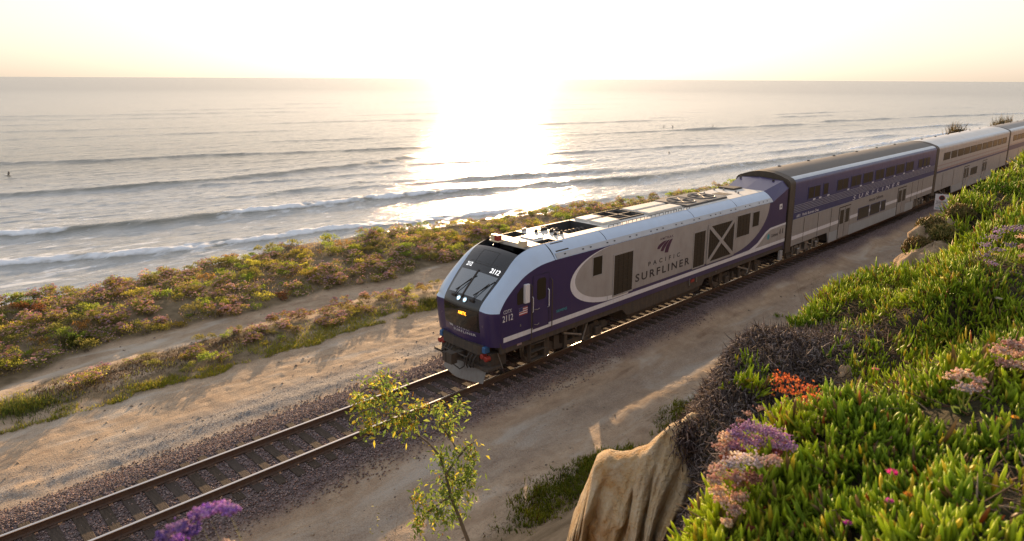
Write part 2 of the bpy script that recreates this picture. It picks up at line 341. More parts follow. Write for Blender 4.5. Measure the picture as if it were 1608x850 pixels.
# sea bed / land floor under everything that the water does not cover is the ground sheet itself
# ------------------------------------------------------------------ part collector
class MB:
    def __init__(s): s.V = []; s.F = []
    def add(s, V, F):
        b = len(s.V); s.V += [tuple(v) for v in V]; s.F += [tuple(i + b for i in f) for f in F]; return s
    def box(s, x0, x1, y0, y1, z0, z1):
        V = [(x, y, z) for x in (x0, x1) for y in (y0, y1) for z in (z0, z1)]
        return s.add(V, [(0, 1, 3, 2), (4, 6, 7, 5), (0, 4, 5, 1), (2, 3, 7, 6), (0, 2, 6, 4), (1, 5, 7, 3)])
    def bbox(s, x0, x1, y0, y1, z0, z1, c=.02):
        """box whose four long (x) edges and top are chamfered"""
        c = min(c, abs(x1 - x0) / 3, abs(y1 - y0) / 3, abs(z1 - z0) / 2)
        V = []
        for (z, q) in ((z0, 0), (z1 - c, 0), (z1, c)):
            V += [(x0 + q, y0 + q, z), (x1 - q, y0 + q, z), (x1 - q, y1 - q, z), (x0 + q, y1 - q, z)]
        F = [(3, 2, 1, 0), (8, 9, 10, 11)]
        for k in (0, 4):
            for i in range(4): F.append((k + i, k + (i + 1) % 4, k + 4 + (i + 1) % 4, k + 4 + i))
        return s.add(V, F)
    def tube(s, pts, r, n=8, closed=True):
        pts = [Vector(p) for p in pts]; rr = r if isinstance(r, (list, tuple)) else [r] * len(pts)
        V = []; F = []; prev = None
        for i, p in enumerate(pts):
            d = (pts[min(i + 1, len(pts) - 1)] - pts[max(i - 1, 0)]).normalized()
            if prev is None: u = d.orthogonal().normalized()
            else: u = (prev - d * prev.dot(d)).normalized()
            prev = u; v = d.cross(u)
            for k in range(n):
                a = 2 * math.pi * k / n; V.append(p + (u * math.cos(a) + v * math.sin(a)) * rr[i])
        for i in range(len(pts) - 1):
            for k in range(n): F.append((i * n + k, i * n + (k + 1) % n, (i + 1) * n + (k + 1) % n, (i + 1) * n + k))
        if closed: F.append(tuple(range(n - 1, -1, -1))); F.append(tuple((len(pts) - 1) * n + k for k in range(n)))
        return s.add(V, F)
    def lathe(s, c, axis, prof, n=20):
        """prof: (distance along axis, radius)"""
        ax = Vector(axis).normalized(); u = ax.orthogonal().normalized(); v = ax.cross(u); c = Vector(c); V = []; F = []
        for d, r in prof:
            for k in range(n):
                a = 2 * math.pi * k / n; V.append(c + ax * d + (u * math.cos(a) + v * math.sin(a)) * r)
        m = len(prof)
        for i in range(m - 1):
            for k in range(n): F.append((i * n + k, i * n + (k + 1) % n, (i + 1) * n + (k + 1) % n, (i + 1) * n + k))
        F.append(tuple(range(n - 1, -1, -1))); F.append(tuple((m - 1) * n + k for k in range(n)))
        return s.add(V, F)
    def prism(s, poly, axis, a, b):
        """poly of 2-d points; axis 'x': (y,z) / 'y': (x,z) / 'z': (x,y)"""
        f = {'x': lambda p, t: (t, p[0], p[1]), 'y': lambda p, t: (p[0], t, p[1]), 'z': lambda p, t: (p[0], p[1], t)}[axis]
        n = len(poly); V = [f(p, a) for p in poly] + [f(p, b) for p in poly]
        F = [tuple(range(n)), tuple(range(2 * n - 1, n - 1, -1))] + [(i, n + i, n + (i + 1) % n, (i + 1) % n) for i in range(n)]
        return s.add(V, F)
    def loft(s, rows, cap=True):
        n = len(rows[0]); V = [p for r in rows for p in r]
        F = [(i * n + k, (i + 1) * n + k, (i + 1) * n + k + 1, i * n + k + 1) for i in range(len(rows) - 1) for k in range(n - 1)]
        if cap: F += [tuple(range(n)), tuple((len(rows) - 1) * n + k for k in range(n - 1, -1, -1))]
        return s.add(V, F)
    def mirror_y(s):
        V = [(x, -y, z) for x, y, z in s.V]; return s.add(V, [tuple(reversed(f)) for f in s.F])
    def mesh(s, name, m, o=(0, 0, 0), smooth=False):
        me = bpy.data.meshes.new(name)
        me.from_pydata([(v[0] - o[0], v[1] - o[1], v[2] - o[2]) for v in s.V], [], s.F); me.update()
        bm = bmesh.new(); bm.from_mesh(me); bmesh.ops.recalc_face_normals(bm, faces=bm.faces)
        big = [f for f in bm.faces if len(f.verts) > 4]
        if big: bmesh.ops.triangulate(bm, faces=big)
        bm.to_mesh(me); bm.free()
        if smooth: me.polygons.foreach_set('use_smooth', [True] * len(me.polygons)); me.set_sharp_from_angle(angle=rad(35))
        me.materials.append(m); return me
class Thing:
    def __init__(s, name, loc, label, cat, group=None):
        s.o = Vector(loc); s.e = empty(name, loc, label, cat, group)
    def part(s, name, mb, m, parent=None, smooth=False, label=None, kind=None):
        o = link(name, mb.mesh(name, m, s.o, smooth), parent or s.e)
        return tag(o, label, kind=kind)

_tc = {}
def text2d(body, spacing=1., shear=0., bold=0.):
    k = (body, spacing, shear, bold)
    if k in _tc: return _tc[k]
    cu = bpy.data.curves.new('t', 'FONT'); cu.body = body; cu.space_character = spacing; cu.shear = shear; cu.offset = bold; cu.resolution_u = 3
    o = bpy.data.objects.new('t', cu); COL.objects.link(o)
    dg = bpy.context.evaluated_depsgraph_get(); dg.update()
    me = bpy.data.meshes.new_from_object(o.evaluated_get(dg))
    V = np.array([v.co[:2] for v in me.vertices]); F = [tuple(p.vertices) for p in me.polygons]
    bpy.data.objects.remove(o); bpy.data.curves.remove(cu); bpy.data.meshes.remove(me)
    mn = V.min(0); mx = V.max(0); V = (V - mn) / (mx - mn); _tc[k] = (V, F); return _tc[k]
def text_side(mb, body, x0, x1, z0, z1, y, **kw):
    V, F = text2d(body, **kw); return mb.add([(x0 + u * (x1 - x0), y, z0 + v * (z1 - z0)) for u, v in V], F)

# ------------------------------------------------------------------ materials of the railway
def grime(m, amt=.35, scale=3., dark=(.05, .04, .03), rough=None, bump=0.):
    g = NG(m); v = g.coord('Object', (1, 1, .6)); n = g.noise(v, scale, 6, .65)
    base = tuple(g.b.inputs['Base Color'].default_value)[:3]
    f = g.math('MULTIPLY', g.ramp(n, [(.42, (0, 0, 0)), (.75, (1, 1, 1))]), amt)
    st_ = g.noise(g.coord('Object', (2.2, 2.2, .12)), 5., 4, .6); lo_ = g.n('ShaderNodeSeparateXYZ'); g.l(g.coord('Object'), lo_.inputs[0]); fz_ = g.ramp(g.math('ADD', g.math('MULTIPLY', lo_.outputs[2], -.22), .75), [(.1, (.15, .15, .15)), (.55, (1, 1, 1))])
    f2 = g.math('MULTIPLY', g.math('MULTIPLY', g.ramp(st_, [(.46, (0, 0, 0)), (.8, (1, 1, 1))]), fz_), amt * 1.2)
    g.set('Base Color', g.mix(f2, g.mix(f, base, dark), (.13, .095, .065)))
    if rough: g.set('Roughness', g.mix(n, (rough[0],) * 3, (rough[1],) * 3))
    if bump: g.set('Normal', g.bump(g.noise(v, scale * 8, 4), bump, .01))
    return m
M = {}
M['purple'] = grime(mat('purple_paint', (.036, .022, .098), .32, spec=.5, Coat_Weight=.4, Coat_Roughness=.15), .18, 2, (.03, .02, .04), (.28, .42))
M['blue'] = grime(mat('blue_paint', (.034, .042, .14), .38, spec=.5), .22, 2, (.04, .03, .05), (.32, .5))
M['band'] = grime(mat('sky_tinted_silver_paint', (.44, .54, .68), .33, .25), .12, 2.5, (.25, .24, .24), (.28, .4))  # silver with the blue of the reflected sky mixed into its colour
M['grey'] = grime(mat('grey_paint', (.37, .355, .35), .45, .1), .35, 1.6, (.19, .155, .13), (.38, .6))
M['white'] = grime(mat('white_paint', (.70, .70, .74), .4), .18, 4, (.4, .36, .32))
M['cream'] = grime(mat('roof_white_paint', (.62, .60, .55), .5), .35, 3, (.3, .24, .17), (.45, .65))
M['black'] = grime(mat('black_paint', (.018, .017, .018), .22, spec=.55, Coat_Weight=.3), .1, 3, (.05, .04, .035), (.2, .32))
M['matblack'] = grime(mat('dull_black_paint', (.022, .020, .019), .6), .4, 5, (.07, .05, .035))
M['dark'] = grime(mat('underframe_grime', (.055, .045, .038), .75), .5, 6, (.12, .085, .05), bump=.4)
M['darkcover'] = grime(mat('roof_fan_cover', (.075, .075, .075), .5, .3), .4, 3, (.16, .13, .10))
M['steel'] = grime(mat('bare_steel', (.33, .32, .31), .42, .8), .4, 4, (.15, .1, .07))
M['stainless'] = grime(mat('stainless_steel', (.40, .41, .43), .42, .3), .25, 2, (.25, .2, .16), (.32, .5))
M['stainless_roof'] = grime(mat('stainless_roof', (.56, .55, .53), .42, .6), .2, 1.2, (.32, .28, .24), (.35, .5))
M['cargrey'] = grime(mat('silver_grey_paint', (.36, .35, .35), .42, .3), .22, 2, (.2, .17, .14), (.36, .5))
M['shoulder'] = grime(mat('sky_sheen_and_skirt_paint', (.42, .47, .52), .35, .4), .2, 2, (.2, .2, .2))  # pale sky reflection painted on roof shoulders; plain metal tone on skirts
M['darkroof'] = grime(mat('weathered_dark_roof', (.085, .075, .065), .6), .55, 1.1, (.17, .14, .11), (.5, .75))
M['greyroof'] = grime(mat('weathered_grey_roof', (.22, .21, .20), .55, .2), .4, 1.1, (.12, .10, .08), (.45, .65))
M['brownend'] = grime(mat('sooty_car_end', (.060, .046, .034), .7), .5, 3, (.12, .085, .05))
M['glass'] = mat('dark_window_glass', (.02, .018, .014), .06, spec=.8)
M['tint'] = mat('bronze_window_glass', (.035, .028, .018), .3, spec=.2)
M['windshield'] = mat('windshield_glass', (.06, .08, .10), .07, spec=1., IOR=2.0)
M['grille'] = mat('grille_mesh', (.05, .04, .028), .6, .4)
M['red'] = mat('red_plastic', (.28, .03, .02), .5); M['hoseblue'] = mat('blue_hose', (.04, .12, .28), .5)
M['yellow'] = mat('yellow_paint', (.45, .33, .04), .5)
M['teal'] = mat('teal_print', (.05, .3, .36), .5)
M['orangeprint'] = mat('orange_print', (.4, .14, .03), .5)
M['pinkstripe'] = mat('faded_red_stripe', (.33, .24, .24), .5)
M['logoplum'] = mat('plum_print', (.065, .02, .055), .5); M['logodark'] = mat('charcoal_print', (.035, .03, .035), .5)
M['lens'] = mat('lamp_lens', (.5, .5, .5), .1, spec=.8)
M['redlens'] = mat('red_lens', (.35, .07, .04), .15)
M['creamplastic'] = mat('cream_plastic', (.62, .52, .34), .4)
M['lamp'] = mat('lit_lamp', (.8, .85, .9), .2, Emission_Color=(.85, .95, 1, 1), Emission_Strength=1.6)
M['lampdim'] = mat('lit_lamp_blue', (.4, .5, .55), .2, Emission_Color=(.35, .6, .75, 1), Emission_Strength=.45)
M['amber'] = mat('amber_led', (.3, .12, .01), .4, Emission_Color=(1, .32, .02, 1), Emission_Strength=1.3)
M['ledtext'] = mat('white_lit_numerals', (.8, .8, .8), .4, Emission_Color=(1, 1, 1, 1), Emission_Strength=.35)
def mat_wood():
    m = mat('weathered_tie_wood', (.1, .07, .05), .9, spec=.2); g = NG(m)
    oi = g.n('ShaderNodeObjectInfo'); v = g.coord('Object', (9, 1, 9)); n = g.noise(v, 3, 6, .7)
    c = g.ramp(n, [(.3, (.030, .023, .017)), (.55, (.075, .056, .040)), (.8, (.14, .105, .075))])
    c = g.mix(g.math('MULTIPLY', oi.outputs['Random'], .55), c, (.075, .06, .055)); g.set('Base Color', c)
    g.set('Normal', g.bump(n, .8, .02)); return m
M['wood'] = mat_wood()
M['railside'] = grime(mat('rusty_rail_side', (.085, .05, .035), .8), .5, 8, (.14, .08, .045))
M['railtop'] = mat('polished_rail_head', (.55, .52, .50), .25, 1.)

# ------------------------------------------------------------------ railway track
track = Thing('railway_track', (0, 0, -.2), 'single railway track with shiny rails on weathered wooden ties', 'railway track')
for sy_ in (-1, 1):
    yc = sy_ * .755; m1 = MB(); m2 = MB()
    m1.prism([(yc - .07, -.178), (yc + .07, -.178), (yc + .07, -.165), (yc + .012, -.145), (yc + .012, -.045), (yc + .036, -.03), (yc + .036, -.012),
              (yc - .036, -.012), (yc - .036, -.03), (yc - .012, -.045), (yc - .012, -.145), (yc - .07, -.165)], 'x', -60, 420)
    m2.prism([(yc - .036, -.012), (yc + .036, -.012), (yc + .033, -.003), (yc + .018, 0), (yc - .018, 0), (yc - .033, -.003)], 'x', -60, 420)
    rail = track.part('rail', m1, M['railside']); track.part('rail_head', m2, M['railtop'], rail)
tm = []
for k in range(6):
    b = MB(); j = rng.uniform(-.02, .02, 8)
    b.bbox(-.115 + j[0] * .4, .115 + j[1] * .4, -1.31 + j[2], 1.31 + j[3], -.16, 0, .012)
    tm.append(b.mesh('sleeper', M['wood']))
SL = .495
for i in range(-2, 288):
    s = link('sleeper', tm[i % 6], track.e, (i * SL + .2 + random.uniform(-.025, .025), random.uniform(-.05, .05), .022 + random.uniform(-.012, .006)), (0, 0, random.uniform(-.02, .02)))
b = MB()
for i in list(range(-100, -2)) + list(range(288, 700)):
    b.bbox(i * SL + .085, i * SL + .315, -1.3, 1.3, -.34, -.18, .012)
track.part('distant_sleepers', b, M['wood'], kind='stuff')
b = MB()
for i in range(-2, 288):
    for y in (-.755, .755):
        x = i * SL + .2
        b.box(x - .09, x + .09, y - .17, y + .17, -.181, -.172)
        for dx, dy in ((-.05, -.095), (.05, .095), (.05, -.10)): b.box(x + dx - .012, x + dx + .012, y + dy - .015, y + dy + .015, -.172, -.150)
track.part('tie_plates', b, M['railside'], kind='stuff')

# ------------------------------------------------------------------ locomotive
LOCO = Thing('locomotive', (24, 0, 0), 'purple and grey diesel locomotive leading the train with curved black windshield nose', 'locomotive')
E1 = np.array([(13.68, 1.36), (13.62, 1.75), (13.58, 2.2), (13.585, 2.5), (13.70, 2.72), (13.96, 3.0), (14.32, 3.34), (14.6, 3.6), (14.88, 3.86), (15.18, 4.05), (15.69, 4.19), (16.4, 4.24)])
E2 = np.array([(13.98, 1.36), (13.93, 1.75), (13.88, 2.2), (13.86, 2.5), (13.95, 2.68), (14.13, 2.90), (14.37, 3.11), (14.61, 3.28), (14.90, 3.46), (15.25, 3.60), (15.75, 3.72), (16.4, 3.77)])
def dens(E, k=6):
    t = np.arange(len(E)); tt = np.linspace(0, len(E) - 1, (len(E) - 1) * k + 1); out = []
    for j in range(2):   # Catmull-Rom
        P = np.concatenate([[2 * E[0, j] - E[1, j]], E[:, j], [2 * E[-1, j] - E[-2, j]]]); r = []
        for q in tt:
            i = min(int(q), len(E) - 2); f = q - i; p0, p1, p2, p3 = P[i:i + 4]
            r.append(.5 * (2 * p1 + (p2 - p0) * f + (2 * p0 - 5 * p1 + 4 * p2 - p3) * f * f + (3 * p1 - p0 - 3 * p2 + p3) * f ** 3))
        out.append(r)
    return np.array(out).T
D1, D2 = dens(E1), dens(E2); ND = len(D1)
def yedge(z): return .87 + .13 * float(sstep(2.4, 3.6, z))
def mask_pt(i, u, off=0.):
    """u in -1..1 across the black mask, i index along the profile (float)"""
    i = max(0, min(i, ND - 1.001)); a = int(i); f = i - a
    x, z = D1[a] * (1 - f) + D1[a + 1] * f; ye = yedge(z)
    dx, dz = D1[a + 1] - D1[a]; L = math.hypot(dx, dz) or 1; nxn, nzn = -dz / L, dx / L
    if nzn < -.2: nzn = 0; nxn = -1
    cr = .10 * (1 - u * u)
    return (x + nxn * (cr + off), u * ye, z + nzn * (cr * .8 + off))
NZ0 = 6       # profile index where the black mask starts (z about 1.75)
NB = 18       # index where the purple nose ends (z about 2.5)
US = np.linspace(-1, 1, 17)
m1 = MB(); m1.loft([[mask_pt(i, u) for u in US] for i in range(NZ0, 55)], False); LOCO.part('nose_mask', m1, M['black'], smooth=True)
m1 = MB(); m1.loft([[mask_pt(i, u) for u in US] for i in range(0, NZ0 + 1)], False)
def band_row(i, s, top=None):
    x1, z1 = D1[i]; x2, z2 = D2[i]; y1 = yedge(z1); r = []
    for k in range(7):
        t = k / 6; bul = math.sin(math.pi * t) * .055
        r.append((x1 * (1 - t) + x2 * t + (-.12 * math.sin(math.pi * t) if i <= NB else -.03 * math.sin(math.pi * t)), s * (y1 + (1.52 - y1) * (t if i > NB else t ** .75) + bul * .6), z1 * (1 - t) + z2 * t + (bul if i > NB else 0)))
    return r
for s in (-1, 1): m1.loft([band_row(i, s) for i in range(0, NB + 1)], False)
m1.prism([(13.66, -.95), (13.99, -1.5), (14.2, -1.5), (14.2, 1.5), (13.99, 1.5), (13.66, .95)], 'z', 1.34, 1.362)
LOCO.part('nose_panel', m1, M['purple'], smooth=True)
XR0, XR1 = 32.45, 34.15
for s in (-1, 1):
    m1 = MB(); m1.loft([band_row(i, s) for i in range(NB, ND)], False)
    LOCO.part('cab_side_band', m1, M['band'], smooth=True)
    for xa, xb in ((16.42, 19.3), (19.33, 25.3), (25.33, 29.0), (29.03, XR0)):
        m1 = MB(); m1.loft([[(x, s * (1.0 + .52 * t + .033 * math.sin(math.pi * t)), 4.24 - .47 * t + .055 * math.sin(math.pi * t)) for t in np.linspace(0, 1, 7)] for x in (xa, xb)], False)
        LOCO.part('roof_side_panel', m1, M['band'], smooth=True)
    m1 = MB()
    def bnd(t, off): return (s * (1.0 + .52 * t + .033 * math.sin(math.pi * t) + off * .67), 4.24 - .47 * t + .055 * math.sin(math.pi * t) + off * .74)
    m1.prism([bnd(.72, .0), bnd(.72, .018), bnd(.98, .018), bnd(.98, 0)], 'x', 16.5, XR0); LOCO.part('gutter', m1, M['stainless'])
    m1 = MB(); x = 16.9
    while x < 32.1:
        m1.prism([bnd(.82, .019), bnd(.82, .022), bnd(.88, .022), bnd(.88, .019)], 'x', x, x + .10); x += .42 if int(x * 2) % 3 else .95
    LOCO.part('gutter_slots', m1, M['matblack'], kind='stuff')
    m1 = MB(); m1.prism([bnd(.1, .004), bnd(.1, .008), bnd(.66, .008), bnd(.66, .004)], 'x', 16.6, 17.25); LOCO.part('vent_grille', m1, M['grille'])
    # side walls
    up_ = [tuple(D2[i]) for i in range(0, ND, 2)] + [(XR0, 3.77), (34.15, 4.28)]
    m1 = MB(); m1.prism([(14.0, 1.30)] + up_ + [(34.15, 1.30)], 'y', s * 1.52, s * 1.46); LOCO.part('side_wall', m1, M['purple'])
    for xq in (19.3, 25.3):
        m1 = MB(); m1.box(xq - .006, xq + .006, s * 1.518, s * 1.524, 1.7, 3.74); LOCO.part('panel_seam', m1, M['matblack'])
    m1 = MB(); m1.box(14.02, 34.15, s * 1.522, s * 1.528, 1.50, 1.66); LOCO.part('white_stripe', m1, M['white'])
    Y1, Y2, Y3 = s * 1.521, s * 1.5245, s * 1.528
    def ell(cx, cz, a, bb, t0, t1, n=26): return [(cx + a * math.cos(t), cz + bb * math.sin(t)) for t in np.linspace(t0, t1, n)]
    PI = math.pi
    m1 = MB(); m1.prism(ell(19.7, 2.72, 2.5, 1.04, PI / 2, 1.5 * PI) + [(20.6, 1.68), (20.6, 1.76), (20.6, 3.76)], 'y', s * 1.519, Y1); LOCO.part('white_crescent', m1, M['white'])
    gp = ell(19.85, 2.80, 2.4, .96, PI / 2, 1.5 * PI) + [(20.2, 1.78), (28.1, 1.78)] + ell(28.3, 3.76, 3.83, 2.0, -PI / 2, 0)[1:] + [(32.13, 3.76)]
    m1 = MB(); m1.prism(gp, 'y', s * 1.520, Y2); LOCO.part('grey_livery_panel', m1, M['grey'])
    m1 = MB(); m1.prism([(28.6, 1.665), (30.3, 1.69), (31.1, 1.9), (31.9, 2.32), (32.4, 2.46), (34.15, 2.50), (34.15, 2.40), (32.5, 2.36), (32.0, 2.22), (31.3, 1.82), (30.9, 1.665)], 'y', s * 1.520, Y2); LOCO.part('white_swoosh', m1, M['white'])
    m1 = MB(); m1.prism([(30.9, 1.665), (31.3, 1.82), (32.0, 2.22), (32.5, 2.36), (34.15, 2.40), (34.15, 1.665)], 'y', s * 1.520, Y1); LOCO.part('rear_grey_panel', m1, M['grey'])
    # skirt
    m1 = MB(); m1.prism([(13.9, 1.498), (34.15, 1.498), (34.15, 1.10), (26.3, 1.08), (26.1, .84), (24.9, .80), (21.3, .78), (20.6, .80), (20.3, 1.10), (13.95, 1.12)], 'y', s * 1.50, s * 1.40); LOCO.part('skirt', m1, M['dark'])
    # openings
    def framed(name, x0, x1, z0, z1, gm_, fr=.045, bars=0, hb=0, fm='grey', label=None):
        f = MB(); y0_, y1_ = s * 1.524, s * 1.545
        f.box(x0 - fr, x0, y0_, y1_, z0 - fr, z1 + fr); f.box(x1, x1 + fr, y0_, y1_, z0 - fr, z1 + fr)
        f.box(x0, x1, y0_, y1_, z0 - fr, z0); f.box(x0, x1, y0_, y1_, z1, z1 + fr)
        fo = LOCO.part(name, f, M[fm], label=label)
        g_ = MB(); g_.box(x0, x1, s * 1.519, s * 1.531, z0, z1); LOCO.part('pane' if 'window' in name else 'mesh_screen', g_, M[gm_], fo)
        if bars or hb:
            q = MB()
            for k in range(bars): xx = x0 + (k + 1) * (x1 - x0) / (bars + 1); q.box(xx - .012, xx + .012, s * 1.531, s * 1.54, z0, z1)
            for k in range(hb): zz = z0 + (k + 1) * (z1 - z0) / (hb + 1); q.box(x0, x1, s * 1.531, s * 1.538, zz - .008, zz + .008)
            LOCO.part('grille_bars', q, M['grille'], fo, kind='stuff')
        return fo
    framed('air_grille', 19.64, 20.80, 1.80, 3.33, 'grille', .05, 3, 9)
    framed('side_window', 18.40, 18.92, 2.80, 3.48, 'tint', .03)
    framed('air_grille', 25.18, 26.08, 1.78, 3.31, 'grille', .05, 2, 9)
    framed('air_grille', 28.88, 30.12, 2.52, 3.53, 'grille', .05, 3, 5)
    framed('side_window', 30.40, 31.05, 2.80, 3.50, 'tint', .03)
    # truss grille: four triangles behind a grey X
    xa, xb, za, zb = 26.36, 28.62, 1.80, 3.45; xm, zm = (xa + xb) / 2, (za + zb) / 2
    m1 = MB(); m1.box(xa, xb, s * 1.5245, s * 1.534, za, zb); tr = LOCO.part('truss_grille', m1, M['grille'])
    q = MB()
    for k in range(11): xx = xa + (k + 1) * (xb - xa) / 12; q.box(xx - .01, xx + .01, s * 1.534, s * 1.542, za, zb)
    for k in range(9): zz = za + (k + 1) * (zb - za) / 10; q.box(xa, xb, s * 1.534, s * 1.540, zz - .006, zz + .006)
    LOCO.part('grille_bars', q, M['grille'], tr, kind='stuff')
    m1 = MB(); hw = .085
    for (p, q_) in (((xa, za), (xb, zb)), ((xa, zb), (xb, za))):
        dx, dz = q_[0] - p[0], q_[1] - p[1]; L = math.hypot(dx, dz); nx_, nz_ = -dz / L * hw, dx / L * hw
        e = .001 if dz < 0 else 0
        m1.prism([(p[0] + nx_, p[1] + nz_), (q_[0] + nx_, q_[1] + nz_), (q_[0] - nx_, q_[1] - nz_), (p[0] - nx_, p[1] - nz_)], 'y', s * (1.543), s * (1.556 + e))
    for bx in ((xa - .09, xa + .02, za - .06, zb + .06), (xb - .02, xb + .09, za - .06, zb + .06)): m1.box(bx[0], bx[1], s * 1.543, s * 1.553, bx[2], bx[3])
    m1.box(xa + .02, xb - .02, s * 1.543, s * 1.552, za - .06, za + .03); m1.box(xa + .02, xb - .02, s * 1.543, s * 1.552, zb - .03, zb + .06)
    LOCO.part('truss_frame', m1, M['grey'], tr)
    # cab door, windows, rails
    m1 = MB(); m1.bbox(15.34, 16.10, min(s * 1.52, s * 1.532), max(s * 1.52, s * 1.532), 1.60, 3.42, .005)
    dr = LOCO.part('cab_door', m1, M['purple'])
    m1 = MB(); m1.box(15.335, 15.345, s * 1.531, s * 1.535, 1.6, 3.42); m1.box(16.095, 16.105, s * 1.531, s * 1.535, 1.6, 3.42); m1.box(15.34, 16.1, s * 1.531, s * 1.535, 3.415, 3.425); LOCO.part('door_seam', m1, M['matblack'], dr)
    m1 = MB(); m1.prism([(15.53, 2.62), (15.60, 2.56), (15.88, 2.56), (15.95, 2.62), (15.95, 3.22), (15.88, 3.29), (15.60, 3.29), (15.53, 3.22)], 'y', s * 1.532, s * 1.538); LOCO.part('door_window', m1, M['tint'], dr)
    m1 = MB(); m1.tube([(15.38, s * 1.56, 2.30), (15.52, s * 1.575, 2.27), (15.62, s * 1.57, 2.29)], .012); m1.tube([(15.38, s * 1.56, 1.78), (15.52, s * 1.575, 1.74), (15.60, s * 1.57, 1.78)], .012); LOCO.part('handle', m1, M['steel'], dr)
    for xh, z0_, z1_, mm in ((15.22, 1.25, 3.18, 'yellow'), (16.20, 1.45, 3.18, 'yellow')):
        m1 = MB(); m1.tube([(xh, s * 1.53, z0_), (xh, s * 1.60, z0_ + .06), (xh, s * 1.60, z1_ - .06), (xh, s * 1.53, z1_)], .018); LOCO.part('grab_rail', m1, M['brownend'])
    for xh, z0_, z1_ in ((15.30, 2.20, 2.75), (16.06, 2.22, 2.86)):
        m1 = MB(); m1.tube([(xh, s * 1.535, z0_), (xh, s * 1.585, z0_ + .04), (xh, s * 1.585, z1_ - .04), (xh, s * 1.535, z1_)], .015); LOCO.part('grab_rail', m1, M['white'])
    m1 = MB(); m1.prism([(14.62, 2.64), (14.66, 2.60), (14.90, 2.60), (14.90, 3.16), (14.80, 3.14), (14.62, 2.98)], 'y', s * 1.519, s * 1.526); LOCO.part('side_window', m1, M['tint'])
    m1 = MB(); m1.bbox(14.90, 15.10, min(s * 1.53, s * 1.62), max(s * 1.53, s * 1.62), 2.62, 3.24, .01); LOCO.part('mirror', m1, M['white'])
    # steps below the cab door
    m1 = MB()
    for zz in (.45, .75, 1.02): m1.box(15.35, 16.0, s * 1.30, s * 1.48, zz, zz + .03)
    m1.box(15.32, 15.35, s * 1.3, s * 1.46, .45, 1.2); m1.box(16.0, 16.03, s * 1.3, s * 1.46, .45, 1.2); LOCO.part('cab_steps', m1, M['dark'])
    # cab end step and rod at the nose corner
    m1 = MB(); m1.tube([(13.95, s * 1.33, 1.12), (14.15, s * 1.36, .55)], .018); LOCO.part('grab_rail', m1, M['steel'])
    # rear end
    m1 = MB(); m1.loft([[(x, s * (1.0 + (1.30 - 1.0) * t), 4.24 + (4.60 - 4.24) * t) for t in [q]] + [(x, 0, 0)] for x, q in ((33, 0), (34, 1))], False) if False else None

# lettering on the near side (and the far side reads the same way round from the sea)
def lettering(name, body, x0, x1, z0, z1, mm, y=-1.5275, both=True, **kw):
    m1 = MB(); text_side(m1, body, x0, x1, z0, z1, y, **kw)
    o = LOCO.part(name, m1, M[mm])
    if both:
        V, F = text2d(body, **kw); m2 = MB(); m2.add([(x1 - u * (x1 - x0), -y, z0 + v * (z1 - z0)) for u, v in V], F); LOCO.part(name, m2, M[mm])
    return o
lettering('lettering', 'SURFLINER', 21.02, 24.90, 2.02, 2.34, 'logodark', spacing=1.35, bold=.022)
lettering('lettering', 'PACIFIC', 21.85, 24.12, 2.50, 2.68, 'logodark', spacing=2.0, bold=.015)
lettering('lettering', 'AMTRAK', 22.58, 23.56, 3.42, 3.52, 'logoplum', spacing=1.25, bold=.01)
lettering('lettering', 'CDTX', 14.02, 14.38, 2.44, 2.56, 'white', y=-1.5235)
lettering('lettering', '2112', 13.98, 14.44, 2.18, 2.39, 'white', y=-1.5235, bold=.01)
lettering('lettering', 'SIEMENS', 16.50, 17.05, 1.90, 1.99, 'teal', y=-1.5235, bold=.01)
lettering('lettering', 'Caltrans', 32.55, 33.30, 1.95, 2.12, 'logodark', bold=.01)
